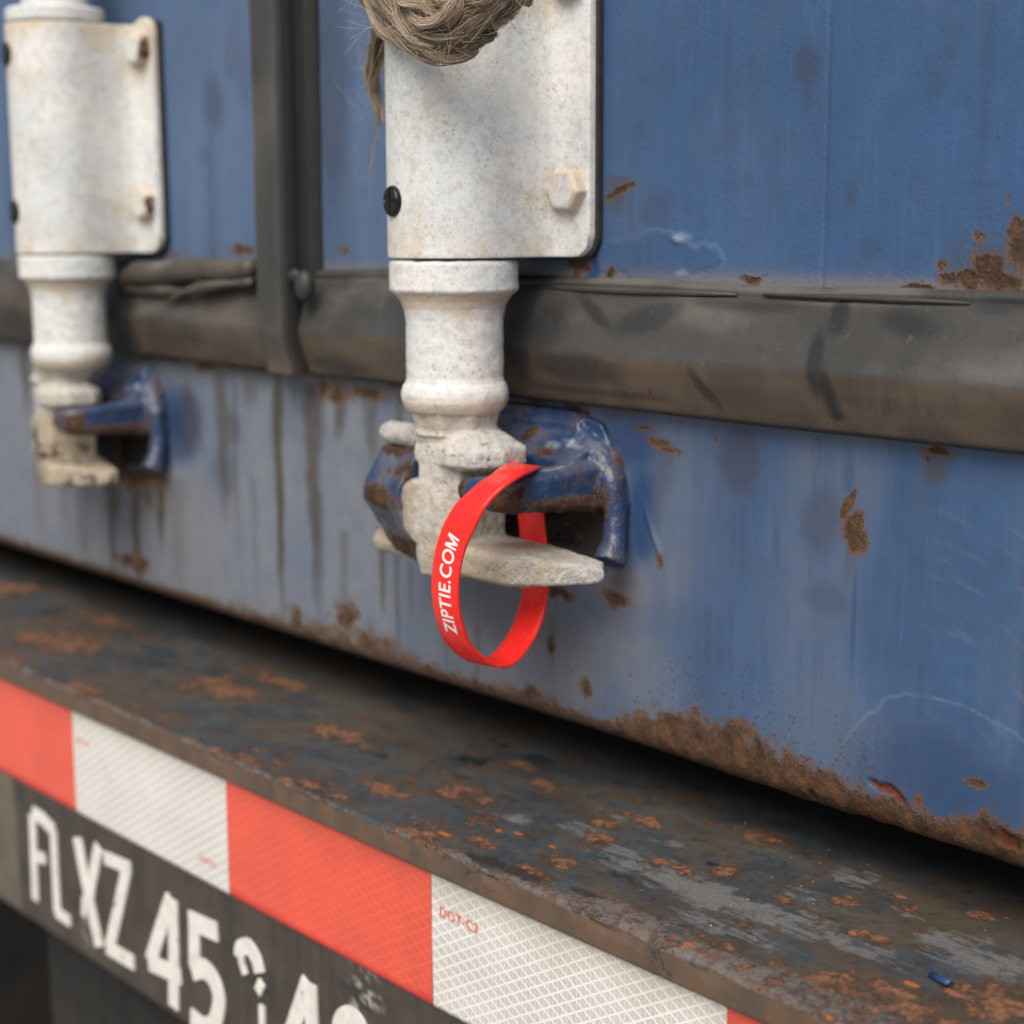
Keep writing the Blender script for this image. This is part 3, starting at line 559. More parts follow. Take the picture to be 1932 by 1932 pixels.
    for k, zs_ in enumerate((1.2072, 1.2855)):                       # black slotted screws in the rounded front
        a_ = math.radians(102); nx, no = math.cos(a_), math.sin(a_); c0 = Vector((ax + R * nx, -(AO + R * no), zs_ + dz)); nv = Vector((nx, -no, 0)).lerp(Vector((0, -1, 0)), .2).normalized()
        tx = Vector((0, 0, 1)); ty = nv.cross(tx).normalized(); bm = bmesh.new()
        for (sa, sb) in ((1, 1), (1, -1), (-1, 1), (-1, -1)):         # four quarters leave the crossed slots open
            g = .00045
            arc = [(.0056 * math.cos(t_), .0056 * math.sin(t_)) for t_ in np.linspace(.09, math.pi / 2 - .09, 9)]
            poly = [(g, g)] + arc
            lo = [bm.verts.new(c0 + tx * (sa * p[0]) + ty * (sb * p[1]) - nv * .001) for p in poly]; mi = [bm.verts.new(c0 + tx * (sa * p[0]) + ty * (sb * p[1]) + nv * .0011) for p in poly]
            hi = [bm.verts.new(c0 + tx * (sa * p[0] * .9) + ty * (sb * p[1] * .9) + nv * .0017) for p in poly]
            for A, B in ((lo, mi), (mi, hi)):
                for i in range(len(poly)): j = (i + 1) % len(poly); bm.faces.new((A[i], A[j], B[j], B[i]))
            bm.faces.new(hi); bm.faces.new(lo[::-1])
        add_tube(bm, [c0 - nv * .002, c0 + nv * .0005], .0058, 24)
        put("screw", bm_mesh("screw", bm), M_SCREW, root)
    return root

def make_bar(ax, dz, label, seed, turn=0.0):
    root = tag(empty("locking_bar", (ax, -AO, 1.066 + dz)), label, "locking bar", "locking bars of the container doors")
    cy = -AO; bm = bmesh.new()
    prof = [(.0130, 1.200), (.0130, 1.1853), (.0238, 1.1853), (.0246, 1.1846), (.0247, 1.1835), (.0247, 1.1745), (.0243, 1.1736), (.0235, 1.1730), (.0222, 1.1722), (.0206, 1.1700), (.0194, 1.1670), (.0188, 1.1630), (.0187, 1.150), (.0187, 1.1410), (.0191, 1.1392), (.0199, 1.1378), (.0205, 1.1362), (.0208, 1.1342), (.0206, 1.1318), (.0200, 1.1300), (.0188, 1.1280), (.0150, 1.126)]
    P0 = np.array(prof); L = np.concatenate([[0], np.cumsum(np.hypot(*np.diff(P0, axis=0).T))]); s_ = np.sort(np.concatenate([L, np.linspace(0, L[-1], 110)])); s_ = s_[np.concatenate([[True], np.diff(s_) > 1e-6])]
    pr = [(np.interp(q, L, P0[:, 0]), np.interp(q, L, P0[:, 1]) + dz) for q in s_]
    add_lathe(bm, ax, cy, pr, 96); me = bm_mesh("shaft", bm, True)
    P = coords(me); N = normals(me); zl = P[:, 2] - dz
    P2 = P + N * ((fbm(P, 150, seed, 3) - .5) * .0007 + (fbm(P, 700, seed + 2, 2) - .5) * .0003)[:, None]; me.vertices.foreach_set('co', P2.reshape(-1).astype(np.float32)); me.update()
    grime = .34 * sst(1.1755, 1.172, zl) * sst(1.162, 1.170, zl) + .5 * sst(1.137, 1.127, zl)
    set_attrs(me, dict(grime=grime)); put("shaft", me, M_WHITE, root)
    bm = bmesh.new(); add_lathe(bm, ax, cy, [(.0165, 1.60 + dz), (.0165, 1.3085 + dz), (.0236, 1.3085 + dz), (.0247, 1.3075 + dz), (.0247, 1.3022 + dz), (.0236, 1.3012 + dz), (.013, 1.3012 + dz), (.013, 1.29 + dz)][0:], 64)
    me = bm_mesh("upper_rod", bm, False); put("upper_rod", me, M_WHITE, root)
    # cam head: neck, upper and lower cross bars, column with a boss, pegs to the left
    bm = bmesh.new(); ct, st_ = math.cos(turn), math.sin(turn)
    sh_ = -.012 if turn else 0.0
    Wp = lambda dx, o, z: wall_pt(sh_ * sst(1.131, 1.122, np.float64(z)) + dx * ct - (o - AO) * st_, AO + dx * st_ + (o - AO) * ct, z, ax, dz)
    oct_ = lambda r, z, ph=.26: [Wp(r * math.cos(ph + k * math.pi / 4), AO + r * math.sin(ph + k * math.pi / 4), z) for k in range(8)]
    add_hull(bm, oct_(.0195, 1.1318) + oct_(.0186, 1.1282) + oct_(.0148, 1.1205) + oct_(.0148, 1.114))
    # upper bar
    b = [(-.0100, .020), (-.0115, .044), (-.008, .0505), (.013, .0510), (.0245, .0470), (.0300, .037), (.028, .024), (.022, .020)]
    add_hull(bm, [Wp(x, o, z) for x, o in b for z in (1.1085, 1.1145)] + [Wp(x * .86 + .001, .036 + (o - .036) * .78, z) for x, o in b for z in (1.1065, 1.1172)] + [Wp(x * .55, .036 + (o - .036) * .7, 1.1210) for x, o in b])
    add_hull(bm, oct_(.0152, 1.1230) + oct_(.0175, 1.1190))
    add_tube(bm, [Wp(-.004, .036, 1.1150), Wp(-.025, .035, 1.1150), Wp(-.0445, .034, 1.1150), Wp(-.0482, .0338, 1.1148)], [.0052, .0051, .0047, .0030], 16)
    # column + boss
    add_hull(bm, [Wp(x, o, z) for z in (1.064, 1.112) for x, o in ((-.009, .024), (-.009, .047), (-.005, .0505), (.006, .0505), (.0135, .045), (.0135, .022))])
    add_hull(bm, [Wp(x, o, z) for z, g in ((1.0765, .6), (1.081, 1), (1.096, 1), (1.1005, .6)) for x, o in ((-.0185 * g - .003, .036), (-.0185 * g - .003, .047), (-.013 * g, .0515), (0, .0515), (0, .030))])
    # lower bar with chamfered end
    kx = .62 if turn else 1.0
    b = [(-.009, .022), (-.009, .0495), (-.004, .0510), (.0430, .0508), (.0470, .0490), (.0640, .0265), (.0652, .0210), (.0620, .0160), (.030, .0170)]
    Wq = Wp; Wp = lambda dx, o, z: Wq(dx * kx if dx > 0 else dx, o, z)
    add_hull(bm, [Wp(x, o, z) for x, o in b for z in ((1.0678, 1.0762) if x < .055 else (1.0670, 1.0742))] + [Wp(.0676, .0212, z) for z in (1.0688, 1.0718)] + [Wp(x * .95 + .0012, .034 + (o - .034) * .84, z) for x, o in b if x < .055 for z in (1.0660, 1.0782)])
    add_tube(bm, [Wp(-.004, .034, 1.0700), Wp(-.03, .034, 1.0698), Wp(-.0490, .034, 1.0695), Wp(-.0530, .034, 1.0694)], [.0062, .0060, .0056, .0036], 16)
    me = forged("cam", bm, .0006, 14, .00028, seed); P = coords(me); zl = P[:, 2] - dz; dx = P[:, 0] - ax
    grime = .28 * sst(1.112, 1.085, zl) * (.4 + fbm(P, 60, seed + 4, 3)) - .20 * sst(.040, .050, dx) + .2 * sst(1.12, 1.128, zl) + (.36 if seed % 2 else 0) * sst(1.11, 1.09, zl)
    rust = np.clip(fbm(P, 120, seed + 6, 3) - .22, 0, 1) * .75 + (.18 * sst(1.10, 1.08, zl) if seed % 2 else 0)
    set_attrs(me, dict(grime=grime, rust=rust)); put("cam", me, M_CAM, root)
    return root

def make_keeper(ax, dz, label, seed, sx=1.0):
    root = tag(empty("lock_keeper", (ax, 0, 1.062 + dz)), label, "lock keeper", "keepers welded to the container sill")
    bm = bmesh.new(); Wp = lambda dx, o, z: wall_pt(dx * sx, o, z, ax, dz)
    add_hull(bm, [Wp(x, o, z) for o in (-.003, .0030) for x, z in ((-.050, 1.120), (-.050, 1.075), (-.03, 1.068), (.046, 1.068), (.058, 1.074), (.060, 1.095), (.055, 1.112), (.046, 1.1235), (.030, 1.1275), (-.03, 1.1275))])
    # shoulder sloping from the sill to the jaws
    for (o0, o1, zt0, zt1) in ((-.002, .0065, 1.1285, 1.1225), (.004, .012, 1.1220, 1.1150), (.009, .0185, 1.1155, 1.1105)):
        add_hull(bm, [Wp(x, o, z) for x in (-.046, .0475 - (.010 if zt0 > 1.12 else .004 if zt0 > 1.118 else 0)) for o, z in ((o0, 1.090), (o0, zt0), (o1, zt1), (o1, 1.092))])
    # right arm and its curled tip
    sec = lambda x, o, nx, no, hw, zt, zb: [Wp(x + nx * s_, o + no * s_, z) for s_, z in ((-hw, zt - .0025), (-hw, zb + .0025), (-hw + .0025, zb), (hw - .0025, zb), (hw, zb + .0025), (hw, zt - .0025), (hw - .0025, zt), (-hw + .0025, zt))]
    path = [(.0455, -.001, 1, 0, .0078, 1.1115, 1.0890), (.0455, .016, 1, 0, .0068, 1.1095, 1.0915), (.0450, .034, 1, 0, .0070, 1.1083, 1.0932), (.0434, .0435, .88, .45, .0070, 1.1078, 1.0935), (.0375, .0480, .45, .88, .0066, 1.1070, 1.0940), (.0290, .0490, 0, 1, .0058, 1.1060, 1.0950), (.0215, .0488, 0, 1, .0048, 1.1045, 1.0965)]
    for A, B in zip(path, path[1:]): add_hull(bm, sec(*A) + sec(*B))
    # faceted left jaw
    add_hull(bm, [Wp(*p) for p in ((-.049, .000, 1.1100), (-.0455, .037, 1.1100), (-.018, .040, 1.1105), (-.018, 0, 1.1105), (-.0515, .0430, 1.0940), (-.0510, .0440, 1.0880), (-.018, .0510, 1.0965), (-.018, .0520, 1.0890), (-.0520, 0, 1.095), (-.0350, .0400, 1.0680), (-.0150, .0440, 1.0660), (-.035, 0, 1.068), (-.015, 0, 1.066), (-.0505, 0, 1.088))])
    # rib running down the right side to a foot
    add_tube(bm, [Wp(*p) for p in ((.026, .0015, 1.1180), (.038, .0028, 1.1165), (.048, .0042, 1.1110), (.0550, .0050, 1.1020), (.0575, .0050, 1.0900), (.0585, .0070, 1.0805), (.0598, .0100, 1.0745), (.0600, .0112, 1.0725))], [.0042, .0050, .0054, .0052, .0044, .0046, .0062, .0064], 14)
    me = forged("keeper", bm, .0007, 12, .00028, seed); P = coords(me); N = normals(me); zl = P[:, 2] - dz; dx = (P[:, 0] - ax) / sx; o = -P[:, 1]
    Q = np.stack([dx, o, zl], -1)
    def sp(c, r, am, sd): return am * np.clip(1.4 - np.linalg.norm((Q - c) / r, axis=1) + (fbm(P, 260, sd, 3) - .5) * .9, 0, 1)
    rust = mx(sp((.0465, .0490, 1.0985), (.0075, .008, .0075), .80, seed + 1), sp((.022, .053, 1.101), (.006, .006, .007), .8, seed + 2), sp((.052, .026, 1.0945), (.006, .020, .0042), .70, seed + 3), sp((.052, .006, 1.094), (.006, .008, .012), .72, seed + 4), sp((-.036, .046, 1.0905), (.022, .010, .0050), .9, seed + 5), sp((-.026, .044, 1.070), (.016, .012, .008), .72, seed + 6), sp((-.036, .037, 1.1095), (.014, .008, .0032), .85, seed + 7),
              sp((.014, .009, 1.1165), (.0034, .004, .0034), 1.0, seed + 8), sp((.030, .016, 1.1120), (.006, .004, .0025), .6, seed + 9), sp((-.022, .047, 1.104), (.006, .005, .004), .7, seed + 10), sp((.0, .002, 1.075), (.05, .004, .006), .6, seed + 11), (fbm(P, 90, seed + 12, 3) - .40) * .9 * (1.25 if seed % 2 else 1))
    pale = mx(sp((.047, .028, 1.1092), (.0014, .008, .0016), .8, seed + 21), sp((.030, .012, 1.1145), (.004, .002, .0016), .6, seed + 22), sp((.040, .010, 1.1160), (.006, .0015, .002), .55, seed + 23), sp((.046, .006, 1.114), (.004, .003, .003), .35, seed + 24))
    drip_shade = np.clip(.5 * sst(1.094, 1.072, zl) * fbm(P, 50, seed + 14, 3) + .7 * sst(.012, .004, o) * sst(1.094, 1.088, zl) * sst(.052, .046, dx), 0, 1)  # runs low on the body, plus shade painted into the hollow under the arm
    dust = np.maximum(.42 * np.clip(N[:, 2], 0, 1) * sst(.3, .7, fbm(P, 70, seed + 15, 3)), .45 * sst(1.089, 1.080, zl) * sst(-.01, -.02, dx) * fbm(P, 80, seed + 18, 3))
    chalk = .5 * sst(.3, .7, fbm(P, 60, seed + 16, 3)) * sst(.01, -.02, dx)
    fresh = .55 * sst(.55, .8, fbm(P, 110, seed + 30, 3)) * sst(.02, -.01, dx) if seed % 2 else .25 * sst(.62, .8, fbm(P, 200, seed + 30, 3)) * sst(.4, .7, rust)
    set_attrs(me, dict(rust=rust, pale=pale, drip_shade=drip_shade, dust=dust, chalk=chalk, fresh=fresh, under=.92 * sst(.010, .005, o) * sst(1.097, 1.091, zl) * sst(.054, .050, dx) * sst(-.02, -.01, dx))); put("keeper_body", me, M_KEEP, root); return root  # under mask blackens the hollow below the arm, painting its shade

AX2, DZ2 = -.8168, -.0020
make_bracket(AX, 0, "white bracket with black slotted screw, half covered by the frayed rope", 0, 2)
make_bracket(AX2, DZ2, "out of focus white bracket with two bolts and two dark screws, beside the upright seal", 1, 3)
make_bar(AX, 0, "white locking bar ending in a tan cast cam with the red tie looped round it", 12)
make_bar(AX2, DZ2, "blurred white locking bar whose rust stained cam sits in the far keeper", 13, .30)
make_keeper(AX, 0, "dark blue keeper whose right jaw carries the red tie", 22)
make_keeper(AX2 - .004, DZ2, "blurred blue keeper stained orange, rust running down the sill below it", 23, .64)

# ------------------------------------------------------------------ the red tie
def c2(x, y): return ((1280 + x / 1.61) * .503125, (1500 + y / 1.61) * .503125)
f_ = at(*c2(630, 1100), .078); b_ = at(*c2(1175, 1130), .024)
hd = b_ - f_; hd[2] = 0; hd = _n(hd); wd = np.array([-hd[1], hd[0], 0.0])
if np.dot(wd, [1, 0, 0]) < 0: wd = -wd                              # width of the strap points to the right
cl = [(900, 1594), (840, 1580), (770, 1535), (700, 1455), (655, 1340), (632, 1220), (629, 1100), (642, 980), (672, 860), (718, 755), (778, 655), (860, 560), (945, 492), (1020, 442), (1075, 412), (1112, 400), (1136, 422), (1138, 470), (1134, 560), (1145, 680), (1156, 790), (1166, 890), (1174, 1000), (1175, 1120), (1160, 1230), (1125, 1350), (1070, 1455), (1000, 1545), (950, 1583)]
os_ = [.052, .057, .063, .069, .074, .077, .078, .078, .0775, .0765, .0745, .0700, .0650, .0570, .0440, .0330, .0270, .0245, .0230, .0225, .0220, .0220, .0220, .0225, .0245, .0285, .0340, .0420, .0470]
ctrl = np.array([at(*c2(*p), o_) for p, o_ in zip(cl, os_)])
def catmull(C, n):
    m = len(C); out = []
    for i in range(m):
        p0, p1, p2, p3 = C[(i - 1) % m], C[i], C[(i + 1) % m], C[(i + 2) % m]
        for k in range(n):
            t = k / n; out.append(.5 * ((2 * p1) + (-p0 + p2) * t + (2 * p0 - 5 * p1 + 4 * p2 - p3) * t * t + (-p0 + 3 * p1 - 3 * p2 + p3) * t ** 3))
    return np.array(out)
pl = catmull(ctrl, 14)
seg = np.linalg.norm(np.roll(pl, -1, 0) - pl, axis=1); Ls = np.concatenate([[0], np.cumsum(seg)]); NT_ = 420
sv = np.linspace(0, Ls[-1], NT_, endpoint=False); plc = np.vstack([pl, pl[:1]])
pc = np.stack([np.interp(sv, Ls, plc[:, k]) for k in range(3)], -1)
for _ in range(6): pc = (np.roll(pc, 1, 0) + 2 * pc + np.roll(pc, -1, 0)) / 4
tg = np.roll(pc, -1, 0) - np.roll(pc, 1, 0); tg /= np.linalg.norm(tg, axis=1)[:, None]
zt_ = sst(1.096, 1.110, pc[:, 2]); vw = (f_ - CC); vw[2] = 0; vw = _n(vw); sg_ = 1 if np.dot(wd, vw) > 0 else -1
wdk = wd[None, :] + (vw * sg_)[None, :] * (.32 * zt_)[:, None]; wdk /= np.linalg.norm(wdk, axis=1)[:, None]
nr = np.cross(tg, wdk); nr /= np.linalg.norm(nr, axis=1)[:, None]; wv = np.cross(nr, tg); cen = pc.mean(0)
if np.mean(np.sum(nr * (pc - cen), 1)) < 0: nr = -nr                  # outward
wv *= np.sign(np.sum(wv * wdk, 1))[:, None]
STW, STT = .0122, .0016
def strap_pt(s, v, off):
    """s along the strap (metres, from the bottom up the front), v across (right positive), off outward"""
    k = (s / Ls[-1] * NT_) % NT_; i = int(k) % NT_; j = (i + 1) % NT_; f = k - int(k)
    return (pc[i] + nr[i] * off + wv[i] * v) * (1 - f) + (pc[j] + nr[j] * off + wv[j] * v) * f
a_, b2 = STW / 2, STT / 2; c_ = .0004
xsec = [(-a_, -b2 + c_), (-a_ + c_, -b2), (-a_ * .4, -b2), (a_ * .4, -b2), (a_ - c_, -b2), (a_, -b2 + c_), (a_, b2 - c_), (a_ - c_, b2), (a_ * .4, b2), (-a_ * .4, b2), (-a_ + c_, b2), (-a_, b2 - c_)]
G = np.array([[strap_pt(s, v, o) for v, o in xsec] for s in list(sv) + [0.0]])
t = NT("red_plastic"); n = t.noise(220, 4, .65); scuff = t.sst(t.noise(90, 6, .75), .58, .72)
t.b.inputs['Subsurface Weight'].default_value = .25; t.b.inputs['Subsurface Radius'].default_value = (.004, .001, .0008); t.b.inputs['Subsurface Scale'].default_value = 1.0
M_RED = t.done(t.mix(t.math('MULTIPLY', scuff, .22), (.86, .026, .020), (.80, .10, .075)), t.sst(scuff, 0, 1, .27, .5), t.bump(n, .00005), spec=.38)
tie = tag(empty("security_tie", at(900, 1250, .05)), "red plastic strap with white lettering looped over the blue jaw and the cam bar", "security tie")
strap = put("strap", grid_mesh("strap", G, wrap_v=True), M_RED, tie)
def text_mesh(body, size, extrude=0.0, bold=0.0, spacing=1.0):
    cu = bpy.data.curves.new("txt", 'FONT'); cu.body = body; cu.size = size; cu.extrude = extrude; cu.offset = bold; cu.space_character = spacing; cu.resolution_u = 6
    o = bpy.data.objects.new("txt", cu); COL.objects.link(o); dg = bpy.context.evaluated_depsgraph_get(); me = bpy.data.meshes.new_from_object(o.evaluated_get(dg)); bpy.data.objects.remove(o); return me
me = text_mesh("ZIPTIE.CO", .0074, .00012, .00008, 1.06)
bm = bmesh.new(); bm.from_mesh(me)
x0 = max(v.co.x for v in bm.verts) + .0007; hm = max(v.co.y for v in bm.verts) * .985; wm, tm = hm * .98, hm * .165     # upright M with vertical stems
half = [[(0, 0), (tm, 0), (tm, hm * .7), (0, hm)], [(0, hm), (tm, hm * .7), (tm * 1.35, hm)], [(tm, hm * .7), (wm / 2 - tm * .55, 0), (wm / 2, hm * .34), (tm * 1.35, hm)]]
for q_ in half + [[(wm - p[0], p[1]) for p in h_][::-1] for h_ in half] + [[(wm / 2 - tm * .55, 0), (wm / 2 + tm * .55, 0), (wm / 2, hm * .34)]]:
    bm.faces.new([bm.verts.new((x0 + p[0], p[1], .00012)) for p in q_])
bmesh.ops.triangulate(bm, faces=bm.faces[:])
for k in range(3):
    es = [e for e in bm.edges if e.calc_length() > .0009]
    if es: bmesh.ops.subdivide_edges(bm, edges=es, cuts=1); bmesh.ops.triangulate(bm, faces=bm.faces[:])
bm.to_mesh(me); bm.free()
P = coords(me); wtx = P[:, 0].max() - P[:, 0].min(); hty = P[:, 1].max()
def s_of(cxp, cyp):
    q = at(*c2(cxp, cyp), .077); return sv[np.argmin(np.linalg.norm(pc - q, axis=1))]
s0, s1 = s_of(640, 1470), s_of(690, 815); sgn = 1 if s1 > s0 else -1
k_ = abs(s1 - s0) / wtx
Q = np.array([strap_pt(s0 + sgn * (p[0] - P[:, 0].min()) * k_, -(p[1] - hty / 2) * 1.0 + .0004, STT / 2 + .00022 + max(p[2], 0)) for p in P])
me.vertices.foreach_set('co', Q.reshape(-1).astype(np.float32)); me.update()
M_WTXT = plain("white_print", (.82, .81, .80), .45, .04, 400)
put("lettering", me, M_WTXT, strap)

# ------------------------------------------------------------------ frayed rope over the bracket
def c3(x, y): return ((1340 + x / 2.76) * .503125, (y / 2.76) * .503125 - 9)
rng = np.random.default_rng(7)
RV, RF, RT = [], [], []
def fibre(path, rad, tone):
    base = len(RV); n = len(path)
    for i in range(n):
        t = path[min(i + 1, n - 1)] - path[max(i - 1, 0)]; t = t / (np.linalg.norm(t) + 1e-9); u = np.cross(t, [.3, .9, .2]); u /= np.linalg.norm(u) + 1e-9; v = np.cross(t, u)
        r = rad * (1 if 0 < i < n - 1 else .3)
        for k in range(3): a = k * 2.094; RV.append(path[i] + (u * math.cos(a) + v * math.sin(a)) * r); RT.append(tone)
    for i in range(n - 1):
        for k in range(3): a, b = base + i * 3 + k, base + i * 3 + (k + 1) % 3; RF.append((a, b, b + 3, a + 3))
def strand(pts, r0, r1, count, tw, o0, hairs=20, seed=0, fr=.00022):
    w3 = [at(*c3(p[0], p[1]), p[2]) for p in pts]; path = bez(w3, 6); n = len(path); u_ = np.linspace(0, 1, n)
    T = np.gradient(path, axis=0); T /= np.linalg.norm(T, axis=1)[:, None]; A = np.cross(T, [0, -1, 0]); A /= np.linalg.norm(A, axis=1)[:, None] + 1e-9; B = np.cross(T, A)
    NL = 5; lock = [(_ * 1.257 + rng.uniform(-.3, .3), rng.uniform(.45, .9), rng.uniform(.5, 1.1), rng.uniform(0, 6.283), rng.uniform(.2, .8)) for _ in range(NL)]
    for k in range(int(count * 2.6)):
        lp, lr, lt, lw, ltone = lock[k % NL]
        i0 = int(rng.uniform(0, .45) * (n - 1)) if rng.random() < .5 else 0; i1 = n - 1 if rng.random() < .6 else int(rng.uniform(.55, 1) * (n - 1))
        if i1 - i0 < 8: continue
        uu = u_[i0:i1 + 1]; R0 = r0 + (r1 - r0) * uu
        an = lp + tw * .62 * lt * uu * 6.283 + .5 * np.sin(uu * 7 + lw); R = R0 * lr * (1 + .25 * np.sin(uu * 9 + lw))
        g1, g2 = rng.normal(0, .17, 2); wv_ = rng.uniform(0, 6.283); fq = rng.uniform(8, 22)
        ca = R * np.cos(an) + R0 * (g1 + .10 * np.sin(uu * fq + wv_)); cb = R * np.sin(an) + R0 * (g2 + .10 * np.cos(uu * fq * .8 + wv_))
        q = path[i0:i1 + 1] + A[i0:i1 + 1] * ca[:, None] + B[i0:i1 + 1] * cb[:, None]
        fibre(q, fr * .55 * rng.uniform(.6, 1.4), np.clip(ltone * 1.15 - .1 + rng.normal(0, .13), 0, 1))
    for k in range(hairs * 2):
        i = rng.integers(2, n - 3); p = path[i] + (A[i] * rng.normal() + B[i] * rng.normal()) * r0 * .7; d = T[i] * rng.normal(0, 1.5) + A[i] * rng.normal(0, .6) + np.array([0, -.35, 0]) * rng.random() + rng.normal(0, .3, 3); d /= np.linalg.norm(d); ln = rng.uniform(.003, .012); c = rng.normal(0, .8, 3)
        fibre(np.array([p + d * ln * t + c * ln * t * t * .7 for t in np.linspace(0, 1, 10)]), .00005, rng.uniform(.4, .9))
F0 = .066
strand([(60, -160, F0), (160, 20, F0), (290, 190, F0), (420, 350, F0 + .002), (580, 490, F0 + .003), (760, 565, F0 + .003), (930, 560, F0 + .003), (1090, 500, F0 + .001), (1250, 420, .062), (1400, 370, .056)], .0052, .0040, 300, 2.2, F0, 60)
strand([(130, -160, F0 + .003), (260, 60, F0 + .004), (400, 230, F0 + .005), (540, 390, F0 + .006), (720, 480, F0 + .006), (900, 470, F0 + .005), (1080, 370, F0 + .003), (1260, 270, F0), (1430, 190, .062), (1560, 80, .058), (1680, -100, .054)], .0050, .0046, 300, -2.5, F0, 60)
strand([(300, -160, F0 + .006), (420, 60, F0 + .007), (520, 250, F0 + .008), (660, 380, F0 + .008), (860, 400, F0 + .007), (1040, 320, F0 + .005), (1200, 200, F0 + .003), (1380, 100, F0), (1500, -20, .062), (1570, -160, .060)], .0046, .0044, 260, 2.8, F0, 60)
strand([(480, -160, F0 + .007), (570, 60, F0 + .009), (700, 210, F0 + .010), (880, 220, F0 + .009), (1040, 110, F0 + .006), (1120, -20, F0 + .004), (1180, -170, F0 + .003)], .0044, .0040, 220, -2.4, F0, 50)
strand([(0, -200, F0 - .010), (120, -60, F0 - .006), (260, 120, F0 - .003), (330, 260, F0 - .004), (300, 340, F0 - .010)], .0050, .0036, 160, 1.4, F0, 30)
strand([(640, -170, F0 + .006), (720, 20, F0 + .008), (860, 90, F0 + .008), (960, 20, F0 + .006), (1000, -160, F0 + .006)], .0040, .0036, 160, 1.6, F0, 30)
strand([(1380, 330, .060), (1500, 210, .057), (1610, 110, .054), (1690, 20, .051), (1740, -90, .049)], .0030, .0026, 120, 1.0, F0, 24)
strand([(1560, 30, .058), (1680, 20, .050), (1760, -10, .044), (1840, -80, .040)], .0034, .0030, 110, 1.2, F0, 16)
strand([(300, 240, .040), (240, 380, .034), (205, 560, .030), (170, 760, .028), (165, 900, .027), (185, 1060, .026), (225, 1220, .026), (240, 1330, .026)], .0042, .0010, 240, .5, F0, 30)
strand([(280, 300, .036), (225, 480, .031), (160, 720, .028), (150, 850, .027), (180, 1050, .026), (215, 1200, .026)], .0036, .0018, 160, .3, F0, 20)
strand([(210, 1200, .026), (200, 1400, .026), (150, 1600, .026), (130, 1800, .026), (120, 1930, .026)], .0016, .0006, 9, .8, F0, 3, fr=.00008)
me = raw_mesh("rope", RV, RF); set_attrs(me, dict(tone=np.array(RT)))
t = NT("tow_fibre"); c = t.mix(t.attr('tone'), (.13, .10, .07), (.62, .51, .385)); c = t.mix(t.sst(t.noise(90, 3), .4, .7), c, t.mix(.5, c, (.30, .21, .13)))
M_ROPE = t.done(c, .75, spec=.25)
tag(put("rope", me, M_ROPE, None, at(850, 60, .06)), "frayed brown grey rope wound over the top of the white bracket", "rope")

# ------------------------------------------------------------------ trailer bumper
Z_D, O_F, Z_E = .9722, .0810, .9610                                   # deck height, front edge, underside of the deck edge
O_W = .0780                                                           # upright web
root = tag(empty("trailer_bumper", (-.5, -O_W, .8245)), "rusty steel trailer bumper with reflective tape and white painted characters", "bumper")
oS = list(np.concatenate([np.arange(-.16, -.06, .006), np.arange(-.06, O_F - .0022, .0008)]))
prof = [(o, Z_D) for o in oS]; rc = .0020
prof += [(O_F - rc + rc * math.sin(a_), Z_D - rc + rc * math.cos(a_)) for a_ in np.linspace(.05, math.pi / 2, 7)]
prof += [(O_F, z) for z in np.arange(Z_D - rc - .0006, Z_E + .0008, -.0007)] + [(O_F - .0006, Z_E + .0002), (O_F - .0016, Z_E), (O_W - .006, Z_E), (-.16, Z_E)]
prof = np.array(prof); XD = spaced([(-2.0, -1.15, .04), (-1.15, -.60, .0016), (-.60, -.24, .0008), (-.24, -.08, .0016), (-.08, .35, .02)])
G = np.zeros((len(XD), len(prof), 3)); G[..., 0] = XD[:, None]; G[..., 1] = -prof[None, :, 0]; G[..., 2] = prof[None, :, 1]
P = G.copy(); xx = P[..., 0]; oo = -P[..., 1]; zz = P[..., 2]
def atd(px, py):
    r = CR @ np.array([px - 966.0, 966.0 - py, -FPX]); t = (Z_D - CC[2]) / r[2]; return CC + r * t
def dpatch(px, py, rx, ry, seed, amp=.5, sc=150):
    """patch on the deck; rx, ry in metres along and across the bumper"""
    c = atd(px, py); return blob(P, (c[0], c[1]), rx, ry, seed, amp, 0, sc, ax=(0, 1))
rust = np.zeros_like(xx)
for k, (px, py, rx, ry, am) in enumerate([(1430, 1580, .013, .008, .4), (860, 1495, .022, .010, .7), (730, 1490, .016, .006, .7), (1035, 1485, .012, .007, .5), (1150, 1555, .008, .006, .5), (1130, 1582, .007, .005, .6), (1060, 1625, .009, .006, .6), (1000, 1640, .007, .004, .6), (1370, 1648, .007, .006, .6), (905, 1590, .008, .004, .5), (1300, 1645, .006, .004, .7), (1245, 1625, .004, .004, .6), (60, 1200, .02, .014, .7), (130, 1215, .03, .016, .8), (640, 1385, .025, .008, .7), (420, 1300, .03, .012, .9), (200, 1170, .03, .01, .9), (20, 1110, .03, .012, .9), (545, 1290, .02, .007, .9),
        (1590, 1700, .006, .005, .6), (1620, 1762, .006, .005, .6), (1660, 1775, .004, .003, .6), (1850, 1730, .007, .004, .5), (1700, 1695, .006, .003, .6), (1900, 1900, .020, .018, .6), (1850, 1880, .010, .008, .8), (1480, 1700, .005, .003, .6), (1555, 1860, .02, .012, .9), (1700, 1900, .02, .012, .9), (820, 1560, .010, .006, .8), (1215, 1550, .012, .004, .8), (980, 1440, .012, .005, .8)]):
    rust = np.maximum(rust, dpatch(px, py, rx * 1.25, ry * 1.25, 900 + k, am * .9, 150) * .74)
front = sst(.030, .001, O_F - oo) * (zz > Z_E + .0008)
rust = np.maximum(rust, front * sst(.38, .66, fbm(P, (60, 90, 60), 940, 4)) * .8)
scuff = np.zeros_like(xx)
